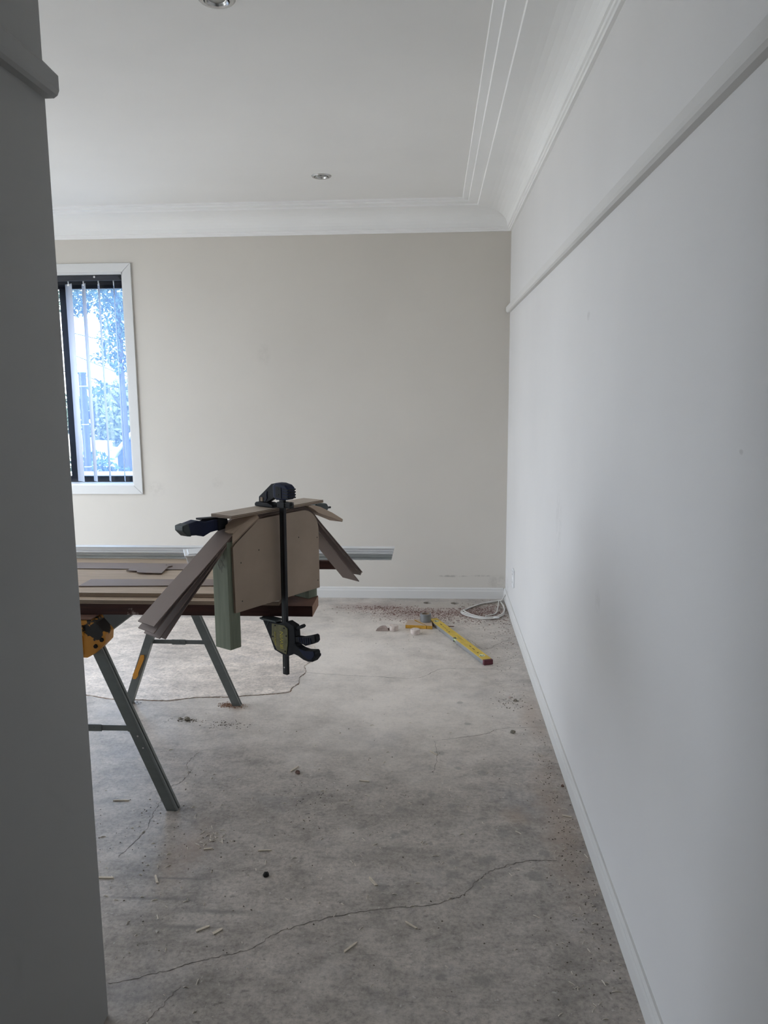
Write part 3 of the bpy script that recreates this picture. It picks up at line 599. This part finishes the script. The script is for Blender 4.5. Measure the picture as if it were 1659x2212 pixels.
for i in range(11): bm.faces.new([rim[i], rim[(i + 1) % 11], rimb[(i + 1) % 11], rimb[i]]).material_index = 1
o = tag(obj('mdf_offcut', bm, [M_offcut, M_mdfe]), 'pale MDF offcut with a curved cut end on the left shoulder of the form', 'board'); o.location = FO; o.rotation_euler = (0, 0, FA)
top = [(.356, .304), (.385, .3015), (.419, .2915), (.484, .262), (.541, .231)]
bot = [(.538, .221), (.475, .247), (.430, .2625), (.405, .272), (.385, .286), (.356, .301)]
bm = nbm(); ext(bm, [(u, -.004, w_) for u, w_ in top + bot], (0, .062, 0), 0, 1)
o = tag(obj('mdf_offcut', bm, [M_offcut, M_offcut], None, 0.002), 'curved MDF offcut tip sticking out at the right shoulder of the form', 'board'); o.location = FO; o.rotation_euler = (0, 0, FA)

# big one-handed bar clamp (own frame: x = v, y = u, z = w) built in form axes at u about .205
cl = fempty('bar_clamp', label='large black one-handed bar clamp standing vertical over the form', cat='clamp')
UC = .205
def cpoly(name, pts, u0, u1, m_, parent=cl, bevel=0.002, mi=0):
    bm = nbm(); ext(bm, [(u0, v, w_) for v, w_ in pts], (u1 - u0, 0, 0)); return obj(name, bm, m_, parent, bevel)
bar = cpoly('bar', [(-.013, .345), (-.033, .345), (-.028, -.257), (-.008, -.257)], UC - .004, UC + .008, M_black, bevel=0.0008)
cpoly('bar_groove', [(-.0185, .300), (-.0215, .300), (-.0180, -.252), (-.0150, -.252)], UC - .0045, UC - .004, M_galvd, bar, 0)
bm = nbm(); cyl(bm, (UC - .0048, -.016, -.232), (UC - .003, -.016, -.232), .003, n=12); obj('pin_hole', bm, M_chrome, bar)
hd = cpoly('fixed_jaw', [(.078, .331), (.077, .348), (.018, .394), (-.006, .399), (-.012, .360), (.012, .345), (.040, .331)], UC - .008, UC + .016, M_plastic)
cpoly('jaw_block', [(.006, .392), (-.006, .399), (-.026, .399), (-.050, .394), (-.062, .385), (-.064, .354), (-.055, .346), (-.008, .343), (.006, .352)], UC - .014, UC + .022, M_navy, hd, 0.004)
cpoly('grip_cover', [(-.008, .389), (-.034, .386), (-.034, .350), (-.008, .352)], UC - .0155, UC - .014, M_plastic, hd, 0.001)
for k in range(4): cpoly('grip_rib', [(-.040, .384 - k * .009), (-.0645, .381 - k * .009), (-.0645, .377 - k * .009), (-.040, .380 - k * .009)], UC - .0150, UC + .0225, M_plastic, hd, 0.0005)
for (v, w_) in ((-.020, .380), (-.020, .362)):
    bm = nbm(); cyl(bm, (UC - .0165, v, w_), (UC - .0150, v, w_), .0025, n=10); obj('screw', bm, M_dark, hd)
cpoly('web_rib', [(.040, .366), (.036, .368), (.040, .345), (.050, .334), (.046, .334), (.037, .345)], UC - .010, UC - .008, M_navy, hd, 0)
cpoly('jaw_pin', [(.068, .347), (.057, .347), (.057, .333), (.068, .333)], UC - .0095, UC - .008, M_card, hd, 0)
cpoly('jaw_pad', [(.089, .3165), (.090, .325), (.084, .3305), (.030, .3305), (.010, .325), (.004, .3165)], UC - .016, UC + .022, M_plastic, hd)
cpoly('bar_stop', [(-.008, .337), (-.040, .337), (-.040, .3175), (-.008, .3175)], UC - .010, UC + .014, M_black, hd, 0.001)
for k in range(4): cpoly('stop_rib', [(-.040, .336 - k * .005), (-.064, .336 - k * .005), (-.064, .333 - k * .005), (-.040, .333 - k * .005)], UC - .008, UC + .012, M_black, hd, 0)
cpoly('stop_core', [(-.040, .337), (-.060, .337), (-.060, .3175), (-.040, .3175)], UC - .006, UC + .010, M_black, hd, 0)
body = cpoly('sliding_jaw', [(.075, -.079), (.0, -.079), (-.039, -.066), (-.070, -.076), (-.073, -.090), (-.075, -.130), (-.060, -.176), (-.034, -.189), (-.008, -.184), (.024, -.175), (.041, -.138)], UC - .010, UC + .018, M_plastic)
cpoly('jaw_pad', [(.088, -.0715), (.012, -.0715), (.010, -.077), (.070, -.079), (.086, -.077)], UC - .013, UC + .026, M_galvd, body, 0.001)
cpoly('label_plate', [(.030, -.083), (-.028, -.081), (-.043, -.089), (-.043, -.134), (-.035, -.180), (.009, -.172), (.032, -.137)], UC - .0125, UC - .0095, M_plate, body, 0.001)
cpoly('web_rib', [(.047, -.080), (.044, -.080), (.058, -.100), (.060, -.099)], UC - .0112, UC - .010, M_galvd, body, 0)
for (v, w_) in ((.014, -.087), (-.028, -.090), (-.037, -.115), (.026, -.128), (-.030, -.170)):
    bm = nbm(); cyl(bm, (UC - .0140, v, w_), (UC - .0120, v, w_), .0028, n=10); obj('rivet', bm, M_dark, body)
cpoly('release_lever', [(-.070, -.083), (-.098, -.067), (-.102, -.068), (-.106, -.074), (-.100, -.080), (-.074, -.091)], UC - .004, UC + .012, M_plastic, body)
tg = cpoly('trigger', [(-.056, -.114), (-.100, -.110), (-.123, -.103), (-.156, -.091), (-.162, -.096), (-.164, -.112), (-.157, -.120), (-.117, -.136), (-.092, -.130), (-.056, -.134)], UC - .008, UC + .016, M_plastic, body, 0.003)
cpoly('trigger_hub', [(-.052, -.113), (-.070, -.113), (-.070, -.130), (-.052, -.130)], UC - .0098, UC - .008, M_galvd, body, 0.001)
for k in range(6): cpoly('trigger_rib', [(-.088 - k * .010, -.112 + k * .0015), (-.091 - k * .010, -.1115 + k * .0015), (-.094 - k * .010, -.127 - k * .0012 + max(0, k - 3) * .004), (-.091 - k * .010, -.127 - k * .0012 + max(0, k - 3) * .004)], UC - .0092, UC - .008, M_navy, tg, 0)
hn = cpoly('handle', [(-.064, -.132), (-.074, -.136), (-.082, -.144), (-.096, -.149), (-.121, -.151), (-.155, -.145), (-.160, -.150), (-.161, -.158), (-.165, -.158), (-.164, -.166), (-.149, -.184), (-.130, -.187), (-.109, -.185), (-.085, -.176), (-.060, -.172), (-.050, -.182)], UC - .010, UC + .018, M_plastic, body, 0.003)
cpoly('handle_grip', [(-.090, -.1495), (-.121, -.1518), (-.155, -.1465), (-.158, -.152), (-.158, -.162), (-.145, -.176), (-.128, -.178), (-.108, -.168)], UC - .0115, UC - .0100, M_navy, hn, 0.001)
def text(s, size, v, w_, par, m_, name='lettering'):
    cu = bpy.data.curves.new(name, 'FONT'); cu.body = s; cu.size = size; cu.extrude = .0002; cu.align_x = 'LEFT'; cu.align_y = 'BOTTOM'
    to = bpy.data.objects.new(name, cu); C.objects.link(to); to.parent = par; cu.materials.append(m_)
    # reads upwards on the face whose normal is -u ; glyph up = +v
    bpy.context.view_layer.update(); me = bpy.data.meshes.new_from_object(to); bpy.data.objects.remove(to)
    to = bpy.data.objects.new(name, me); C.objects.link(to); to.parent = par
    to.matrix_local = Matrix(((0, 0, -1, UC - .0127), (0, 1, 0, v), (1, 0, 0, w_), (0, 0, 0, 1))); return to
text('IRWIN', .021, -.026, -.164, body, M_ylet); text('QUICK-GRIP', .0088, .010, -.158, body, M_ylet)

# smaller clamp lying along the top at the back of the form
sc = fempty('bar_clamp', label='smaller clamp with a dark blue handle lying along the left shoulder of the form', cat='clamp')
def vpoly(name, pts, v0, v1, m_, par, bevel=.003):
    bm = nbm(); ext(bm, [(u, v0, w_) for u, w_ in pts], (0, v1 - v0, 0)); return obj(name, bm, m_, par, bevel)
hb = vpoly('handle', [(-.120, .264), (-.139, .282), (-.139, .296), (-.110, .301), (-.080, .306), (-.050, .298), (-.010, .300), (.030, .299), (.033, .268), (.000, .264), (-.030, .262), (-.060, .252), (-.068, .259)], .060, .096, M_navy, sc)
vpoly('handle_end', [(-.121, .2625), (-.1405, .282), (-.1405, .297), (-.117, .3015), (-.108, .260)], .0585, .0975, M_galvd, hb)
vpoly('pivot_block', [(-.002, .262), (-.004, .3005), (.036, .3010), (.040, .268)], .0555, .098, M_plastic, hb)
vpoly('release_lever', [(-.055, .302), (-.055, .308), (-.010, .3045), (.010, .303), (.010, .2995), (-.030, .300)], .070, .100, M_plastic, hb, .001)
vpoly('bar', [(.03, .270), (.03, .284), (.570, .266), (.570, .257)], .0925, .0985, M_black, sc, .0005)
jb = vpoly('sliding_jaw', [(.470, .268), (.475, .290), (.500, .292), (.535, .284), (.545, .270), (.540, .258), (.500, .256)], .066, .1025, M_galvd, sc, .004)
vpoly('jaw_screw', [(.545, .262), (.545, .269), (.571, .268), (.571, .261)], .078, .086, M_black, jb, .001)

# ------------------------------------------------------------------ things on the floor
lv0 = Vector((-.010, 4.950, 0)); lv1 = Vector((.295, 4.163, 0)); dl = (lv1 - lv0); LL = dl.length
lev = empty('spirit_level', (lv0.x + .012, lv0.y, 0), math.atan2(dl.y, dl.x), label='yellow spirit level lying on the floor with a maroon end cap', cat='level')
HW, HT = .026, .027
bm = nbm(); NX = LL * .50   # notch cut in the near-left side at the centre vial
ext(bm, [(.0, -HW, .001), (NX - .018, -HW, .001), (NX - .018, -HW + .016, .001), (NX + .018, -HW + .016, .001), (NX + .018, -HW, .001), (LL - .02, -HW, .001), (LL - .02, HW, .001), (0, HW, .001)], (0, 0, HT - .0035), 0)
obj('body', bm, M_levs, lev)
bm = nbm(); ext(bm, [(.0, -HW - .0005, HT - .0025), (NX - .018, -HW - .0005, HT - .0025), (NX - .018, -HW + .016, HT - .0025), (NX + .018, -HW + .016, HT - .0025), (NX + .018, -HW - .0005, HT - .0025), (LL - .02, -HW - .0005, HT - .0025), (LL - .02, HW + .0005, HT - .0025), (0, HW + .0005, HT - .0025)], (0, 0, .0030))
obj('top_face', bm, M_levy, lev)['label'] = 'worn yellow face'
bm = nbm(); box(bm, 0, LL - .02, HW - .006, HW, HT + .0006, HT + .0016); box(bm, 0, NX - .02, -HW, -HW + .004, HT + .0006, HT + .0014); box(bm, NX + .02, LL - .02, -HW, -HW + .004, HT + .0006, HT + .0014); obj('edge_rib', bm, M_levy, lev)
bm = nbm(); box(bm, LL - .02, LL, -HW - .001, HW + .001, .0005, HT + .002); obj('end_cap', bm, M_maroon, lev, 0.003)
bm = nbm(); box(bm, -.006, 0, -HW - .001, HW + .001, .0005, HT + .001); obj('end_cap', bm, M_plastic, lev, 0.001)
bm = nbm(); cyl(bm, (NX - .017, -HW + .006, .014), (NX + .017, -HW + .006, .014), .0065, n=14); obj('vial', bm, M_vial, lev)
for xx in (.065, LL - .085):
    bm = nbm(); lathe(bm, [(.013, .0003), (.0155, .0018), (.0175, .0003)], (xx, 0, HT), 24); q = obj('vial_window', bm, M_cable, lev)
    bm = nbm(); lathe(bm, [(.0001, .0008), (.013, .0008)], (xx, 0, HT), 24); obj('vial_recess', bm, M_dark, q)
    bm = nbm(); cyl(bm, (xx - .011, -.006, HT + .001), (xx + .011, .006, HT + .001), .0045, n=10); obj('vial_tube', bm, M_vial, q)
bm = nbm()
rr = random.Random(5)
for (xa, xb, ya_, yb2) in ((.125, .155, -.004, .006), (.18, .235, -.006, -.001), (.255, .268, -.012, -.004), (NX - .03, NX + .055, .004, .008), (NX - .005, NX + .05, -.004, .000), (NX + .16, NX + .185, -.004, .006), (NX + .205, NX + .235, -.006, .004)):
    x = xa
    while x < xb:
        wd_ = rr.uniform(.002, .005); box(bm, x, x + wd_, ya_ + rr.uniform(0, .002), yb2 - rr.uniform(0, .002), HT + .0006, HT + .0009); x += wd_ + rr.uniform(.002, .004)
cyl(bm, (.30, -.010, HT + .0006), (.30, -.010, HT + .0010), .005, n=10); cyl(bm, (LL - .135, -.004, HT + .0006), (LL - .135, -.004, HT + .0010), .005, n=10)
obj('worn_print', bm, M_dark, lev)['kind'] = 'stuff'

# tape roll standing on the floor against the block
tp = empty('tape_roll', (-.045, 4.900, .0235), 0, label='small roll of silver grey tape sitting on the yellow edged block', cat='tape')
bm = nbm(); lathe(bm, [(.026, 0), (.034, 0), (.035, .002), (.035, .048), (.034, .050), (.026, .050), (.026, 0)], n=36)
for f in bm.faces: f.smooth = False
obj('tape', bm, M_tape, tp)
bm = nbm(); lathe(bm, [(.0235, .001), (.026, .001), (.026, .0505), (.0235, .0505), (.0235, .001)], n=36); obj('core', bm, M_card, tp)
# timber block with yellow edge, split in two
def block(pts, label, h=.022):
    bm = nbm(); ext(bm, [(x, y, .0005) for x, y in pts], (0, 0, h), 0, 1); return tag(obj('timber_block', bm, [M_offcut, M_yedge], None, .001), label, 'block')
block([(-.172, 4.818), (-.100, 4.812), (-.040, 4.806), (-.128, 4.930), (-.160, 4.930)], 'pale offcut with a yellow edge on the floor left of the tape roll')
block([(-.035, 4.806), (-.002, 4.803), (-.006, 4.950), (-.118, 4.940)], 'yellow edged offcut under the tape roll', .022)
# cored plugs
def plug(x, y, r, h, label, seed, m_=M_core):
    rn = random.Random(seed); bm = nbm(); n_ = 22; prof_ = [(0.0001, 0), (r * .96, 0), (r, .003), (r * 1.02, h * .5), (r, h * .96), (r * .96, h), (r * .45, h * 1.0), (.0001, h * 1.0)]
    lathe(bm, prof_, (0, 0, 0.0005), n_)
    for v in bm.verts: v.co += noise.noise_vector(v.co * 90 + Vector((seed, 0, 0))) * .0009
    for v in bm.verts: v.co.z = max(v.co.z, .0004)
    bmesh.ops.remove_doubles(bm, verts=bm.verts, dist=.0004)
    o = tag(obj('concrete_plug', bm, m_), label, 'plug'); o.location = (x, y, 0); return o
plug(-.245, 4.775, .029, .033, 'round pale drilled-out concrete plug beside the broken brown piece', 1)
plug(-.107, 4.705, .029, .031, 'round pale drilled-out concrete plug in front of the yellow edged block', 2)
bm = nbm(); pts = [(.034, -.012), (.030, .012), (.012, .022), (-.012, .018), (-.036, -.004), (-.040, -.012)]
ext(bm, [(x, y, .0005) for x, y in pts], (0, 0, .001)); bm.free()
bm = nbm(); rings_ = []
for k, (s, z) in enumerate(((1.0, .0005), (1.02, .006), (.85, .020), (.45, .031))):
    rings_.append([bm.verts.new((x * s + (.008 * k / 3), y * s, z)) for x, y in pts])
for k in range(3):
    for i in range(6): bm.faces.new([rings_[k][i], rings_[k][(i + 1) % 6], rings_[k + 1][(i + 1) % 6], rings_[k + 1][i]])
bm.faces.new(list(reversed(rings_[0]))); bm.faces.new(rings_[3])
o = tag(obj('concrete_chunk', bm, M_corelight), 'broken wedge of drilled-out concrete left of the round plug', 'rubble'); o.location = (-.316, 4.765, 0)
def lump(x, y, r, label, seed, m_, flatn=.7, name='rubble_lump', cat='rubble'):
    bm = nbm(); bmesh.ops.create_icosphere(bm, subdivisions=2, radius=r)
    for v in bm.verts:
        v.co *= 1 + .45 * noise.noise(v.co / r * 1.1 + Vector((seed, seed, 0))); v.co.z = max(v.co.z * flatn, -r * .35)
    o = tag(obj(name, bm, m_), label, cat); o.location = (x, y, r * .35 + .0008); return o
lump(-.277, 4.785, .009, 'small dark brown crumb between the wedge and the round plug', 3, M_corebrown)
lump(-.518, 2.227, .0095, 'small round black lump alone on the floor in the foreground', 4, M_dark, .9)
lump(-.532, 2.893, .010, 'reddish brown lump beside the pale splinter', 5, M_corebrown)
lump(.354, 3.304, .011, 'grey pointed crumb of mortar near the right skirting', 6, M_rub)
lump(-1.128, 3.372, .014, 'mossy grey clod of rubble between the sawhorse legs', 9, M_rub)
lump(-1.165, 3.385, .007, 'small crumb left of the mossy clod', 10, M_rub)
lump(.402, 3.665, .009, 'dark crumb near the skirting behind the mortar crumb', 11, M_rub)
lump(.378, 3.705, .008, 'pale grey crumb just behind the dark one near the skirting', 12, M_core)
lump(.495, 2.835, .006, 'brown crumb against the right skirting', 13, M_corebrown)
# clusters of fine rubble, red sawdust, splinters
def scatter(name, areas, m_, label, cat, lo, hi, thin=1.0, seed=1, avoid=True):
    rn = random.Random(seed); vs_, fs_ = [], []
    for (cx, cy, sx, sy, n_) in areas:
        for _ in range(n_):
            x, y = cx + rn.gauss(0, sx), cy + rn.gauss(0, sy)
            if x > XR - .018 or y > YF - .02 or any((x - a) ** 2 + (y - c_) ** 2 < (HR + .006) ** 2 for a, c_ in holes): continue
            r = rn.uniform(lo, hi); a = rn.uniform(0, math.pi); l = r * rn.uniform(1, 3.5) if thin < .6 else r; ww = r * thin
            zz = .0034 if (x < -.72 and y > 3.70) else .0006
            ca, sa = math.cos(a), math.sin(a); b0 = len(vs_)
            for (p, q, z) in ((-l, -ww, 0), (l, -ww * .6, 0), (l * .8, ww, 0), (-l * .9, ww * .7, 0), (0, 0, r * .9)):
                vs_.append((x + p * ca - q * sa, y + p * sa + q * ca, zz + z))
            fs_ += [(b0, b0 + 1, b0 + 4), (b0 + 1, b0 + 2, b0 + 4), (b0 + 2, b0 + 3, b0 + 4), (b0 + 3, b0, b0 + 4), (b0 + 3, b0 + 2, b0 + 1, b0)]
    me = bpy.data.meshes.new(name); me.from_pydata(vs_, [], fs_); me.materials.append(m_); me.update()
    o = bpy.data.objects.new(name, me); C.objects.link(o); return tag(o, label, cat, None, 'stuff')
scatter('red_sawdust', [(-.05, 5.18, .22, .05, 1100), (.25, 5.10, .16, .09, 700), (-.35, 5.28, .12, .03, 400), (.38, 5.25, .08, .10, 600), (.05, 5.02, .25, .06, 300), (.46, 5.0, .04, .3, 160)], M_red, 'reddish sawdust and crumbs strewn along the far wall', 'sawdust', .0008, .0030, .5, 2)
scatter('sawdust_heap', [(-.985, 3.555, .022, .014, 260), (-.94, 3.54, .03, .02, 120)], mat('orange_sawdust', (.28, .15, .09), .95, 0, .4, 60), 'small orange sawdust heap at the foot of the far sawhorse leg', 'sawdust', .001, .003, .8, 3)
scatter('rubble_crumbs', [(-1.13, 3.37, .04, .012, 90), (-.93, 3.33, .05, .02, 90), (.36, 3.66, .05, .05, 90), (-1.45, 3.58, .02, .02, 30), (-.45, 2.72, .05, .12, 60), (.46, 2.6, .035, .5, 260), (.4, 2.0, .08, .25, 60), (-.75, 2.3, .2, .3, 90), (-1.0, 2.55, .1, .15, 60), (0, 2.4, .35, .6, 120), (.42, 4.4, .06, .3, 100), (-.1, 4.6, .3, .2, 60)], M_crumb, 'fine dark crumbs of rubble scattered over the floor', 'rubble', .0008, .0030, .8, 4)
scatter('wood_flecks', [(-.9, 2.3, .15, .25, 90), (-.3, 2.3, .35, .5, 150), (.2, 2.2, .2, .4, 80), (.46, 2.4, .03, .5, 80), (-.75, 2.42, .03, .02, 40), (-.5, 3.0, .4, .4, 60), (.42, 1.9, .05, .2, 40)], M_fleck, 'tiny pale wood and plaster flecks scattered over the floor', 'debris', .0010, .0042, .40, 6)
def splinter(x, y, l, wd, a, label):
    bm = nbm(); ext(bm, [(-l / 2, -wd * .5, .0006), (l * .42, -wd * .4, .0006), (l / 2, 0, .0006), (l * .3, wd * .5, .0006), (-l * .45, wd * .45, .0006)], (0, 0, .003))
    o = tag(obj('wood_splinter', bm, M_split), label, 'splinter'); o.location = (x, y, 0); o.rotation_euler = (0, 0, R(a))
for s in ((-.551, 2.925, .055, .007, 62, 'pale splinter beside the reddish brown lump'),
          (-.183, 2.214, .050, .009, 122, 'pale flat splinter in the middle of the foreground floor'),
          (-.221, 1.922, .052, .006, 52, 'long thin splinter below the long floor crack, left of the dull one'),
          (-.262, 2.839, .040, .007, -8, 'short splinter right of centre floor behind the flat one'),
          (-1.150, 2.651, .060, .006, 3, 'thin splinter on the floor left of the near sawhorse foot'),
          (-.855, 2.191, .045, .007, 118, 'splinter lying near the partition among dark smears'),
          (-1.020, 2.190, .060, .008, 2, 'splinter touching the edge of the partition wall'),
          (-.645, 1.975, .042, .009, 38, 'left one of two chunky splinters above the long crack'),
          (-.600, 1.966, .032, .010, 48, 'right one of two chunky splinters above the long crack'),
          (-.06, 2.02, .045, .006, 140, 'dull splinter just below the long crack at right of centre'),
          (-.74, 2.36, .030, .006, 12, 'short splinter behind the sawdust stain of the near leg'),
          (-.55, 2.36, .045, .005, 6, 'thin splinter right of the sawdust stain'),
          (.475, 2.62, .035, .006, 160, 'splinter against the right skirting'),
          (.005, 3.09, .050, .004, 130, 'thin grey splinter near the short crack'),
          (.10, 4.86, .075, .010, 8, 'dark sliver of wood on the sawdust right of the level'),
          (.035, 4.86, .060, .008, 108, 'dark sliver of wood just behind the level')): splinter(*s)
for o in list(C.objects):
    if o.name.startswith('wood_splinter') and o.get('label', '').startswith('dark sliver'): o.data.materials[0] = M_red

# ------------------------------------------------------------------ outside
bm = nbm(); box(bm, -90, 60, YF + .3, 140, -1.35, -1.2); tag(obj('ground', bm, M_ground), 'sunlit pale ground and street outside the window', 'ground', kind='structure')
bm = nbm(); box(bm, -60, XL - .35, -20, YF + .3, -1.35, -1.2); tag(obj('ground', bm, M_ground), 'ground beside the house', 'ground', kind='structure')
def foliage(areas, size, m_, name, parent, seed):
    rn = random.Random(seed); V_, F_ = [], []
    for (cx, cy, cz, rx, ry, rz, n_) in areas:
        for _ in range(n_):
            while True:
                p = Vector((rn.uniform(-1, 1), rn.uniform(-1, 1), rn.uniform(-1, 1)))
                if p.length < 1: break
            c0 = Vector((cx + p.x * rx, cy + p.y * ry, cz + p.z * rz)); s = size * rn.uniform(.5, 1.3)
            a = Vector((rn.gauss(0, 1), rn.gauss(0, 1), rn.gauss(0, 1))).normalized(); b_ = a.orthogonal().normalized(); k = len(V_)
            V_.extend([c0 - a * s, c0 + b_ * s * .45, c0 + a * s, c0 - b_ * s * .45]); F_.append((k, k + 1, k + 2, k + 3))
    me = bpy.data.meshes.new(name); me.from_pydata([tuple(v) for v in V_], [], F_); me.materials.append(m_)
    o = bpy.data.objects.new(name, me); C.objects.link(o); o.parent = parent; o['kind'] = 'stuff'
T0 = (-4.78, 12.0, 0)
def rel(l): return [(a - T0[0], b_ - T0[1], c2 - T0[2], *r) for a, b_, c2, *r in l]
t1 = empty('garden_tree', T0, 0, label='tall leafy tree with a thin trunk right outside the window', cat='tree')
bm = nbm(); tube(bm, cr([(.05, 0, -1.2), (.02, 0, .5), (0, 0, 1.8), (.0, 0, 2.6), (-.1, 0, 3.5), (-.1, 0, 4.5)], 4), .05, 8); obj('trunk', bm, M_bark, t1)
bm = nbm()
for e in ((-.35, .1, 2.6), (.3, -.1, 3.0), (-.5, 0, 3.2), (-.45, .05, 1.7), (.25, 0, 2.3)): tube(bm, cr([(0, 0, e[2] - .5), (e[0] * .5, e[1], e[2] - .2), e], 4), .014, 5)
obj('branch', bm, M_bark, t1)
foliage(rel([(-5.0, 12, 3.15, .75, .8, .45, 2600), (-4.75, 12, 2.65, .35, .5, .3, 700), (-4.85, 12, 2.25, .25, .4, .25, 420), (-5.0, 12, 2.0, .22, .3, .14, 140), (-5.15, 12, 1.55, .16, .2, .12, 110), (-4.8, 12, 1.9, .10, .2, .2, 160), (-5.45, 12, 2.85, .25, .4, .25, 500), (-4.55, 12, 2.6, .15, .3, .3, 200), (-5.0, 12, 4.2, 1.3, 1.2, .8, 1200)]), .036, M_leaf, 'foliage', t1, 1)
for i, (cx, cy, cz, rx, rz, n_, m_, lb) in enumerate(((-17.2, 44, .1, 2.8, 2.1, 4200, M_leaf2, 'olive green tree far behind, seen between the vanes'), (-14.1, 36, .2, 1.2, 1.5, 1500, M_leaf2, 'olive tree at the right edge of the far view'), (-23.5, 50, -.2, 2.6, 1.6, 1500, M_leaf, 'dark green tree far off behind the verandah post'))):
    tt = empty('background_tree', (cx, cy, -1.2), 0, label=lb, cat='tree')
    bm = nbm(); cyl(bm, (0, 0, 0), (0, 0, cz + 1.2), .15, n=8); obj('trunk', bm, M_bark, tt)
    foliage([(0, 0, cz + 1.2, rx, 1.5, rz, n_)], .17, m_, 'foliage', tt, 20 + i)
sh = empty('garden_shrub', (-4.9, 11.0, -1.2), 0, label='low garden shrub in front of the dark shed', cat='shrub')
bm = nbm(); cyl(bm, (0, 0, 0), (0, 0, .9), .04, n=6); obj('stem', bm, M_bark, sh)
foliage([(0, 0, 1.45, .38, .4, .42, 900), (.4, 0, 1.35, .3, .3, .3, 500)], .05, M_leaf, 'foliage', sh, 31)
hs = empty('garden_shed', (-5.2, 14.2, -1.2), 0, label='dark blue-grey shed with a sloping roof beyond the garden', cat='shed')
bm = nbm(); ext(bm, [(-.62, 0, 0), (.9, 0, 0), (.9, 0, 2.3), (-.15, 0, 2.05), (-.62, 0, 1.5)], (0, 2.2, 0)); obj('wall', bm, M_shed, hs)
bm = nbm(); ext(bm, [(-.70, -.08, 1.47), (-.15, -.08, 2.08), (.95, -.08, 2.34), (.95, -.08, 2.39), (-.17, -.08, 2.13), (-.75, -.08, 1.50)], (0, 2.4, 0)); obj('roof', bm, M_white, hs)
gw = empty('verandah_parapet', (-3.3, 7.6, -1.2), 0, label='pale low parapet wall just outside the window', cat='wall')
bm = nbm(); box(bm, -.6, 1.3, 0, .1, 0, 1.86); obj('wall', bm, mat('rendered_blockwork', (.30, .33, .38), .8), gw)
bm = nbm(); box(bm, -.64, 1.34, -.03, .13, 1.86, 1.90); obj('coping', bm, M_white, gw)
vp = empty('verandah_post', (-3.69, 8.2, -1.2), 0, label='slim dark post outside left of the tinted pane', cat='post')
bm = nbm(); box(bm, -.028, .028, -.03, .03, 0, 2.88); obj('shaft', bm, M_pillar, vp)
for z in (1.4, 1.9, 2.35, 2.75):
    bm = nbm(); box(bm, -.029, .029, -.031, .031, z, z + .008); obj('band', bm, M_alu, vp)
bm = nbm(); box(bm, -.032, .032, -.034, .034, 2.88, 2.90); obj('cap', bm, M_shed, vp)
for pts, lb in (([(-6.9, 14, 2.66), (-5.856, 14, 2.40), (-4.9, 14, 2.28)], 'upper overhead power line crossing the view'), ([(-5.9, 14, 1.93), (-5.7, 14, 1.85), (-5.2, 14, 1.66), (-4.7, 14, 1.5)], 'middle overhead power line crossing the view'), ([(-6.9, 14, 1.90), (-6.295, 14, 1.793), (-5.782, 14, 1.60), (-4.9, 14, 1.40)], 'lower overhead power line crossing the view')):
    bm = nbm(); P = cr(pts, 5); d0 = (P[0] - P[1]).normalized(); d1 = (P[-1] - P[-2]).normalized()
    tube(bm, [P[0] + d0 * 9] + P + [P[-1] + d1 * 9], .007, 5); tag(obj('power_line', bm, M_black), lb, 'power line')
tl = empty('traffic_light', (-13.9, 31.5, -1.2), 0, label='distant traffic light showing green at the street', cat='traffic light')
bm = nbm(); cyl(bm, (0, 0, 0), (0, 0, 1.7), .04, n=8); obj('pole', bm, M_black, tl)
bm = nbm(); box(bm, -.12, .12, -.08, .08, 1.35, 1.9); obj('lamp_housing', bm, M_black, tl)
mg = bpy.data.materials.new('green_signal'); mg.use_nodes = True; q = mg.node_tree.nodes['Principled BSDF']; q.inputs['Emission Color'].default_value = (.05, .9, .8, 1); q.inputs['Emission Strength'].default_value = 1.2
bm = nbm(); cyl(bm, (0, -.085, 1.5), (0, -.08, 1.5), .09, n=16); obj('signal_lens', bm, mg, tl)
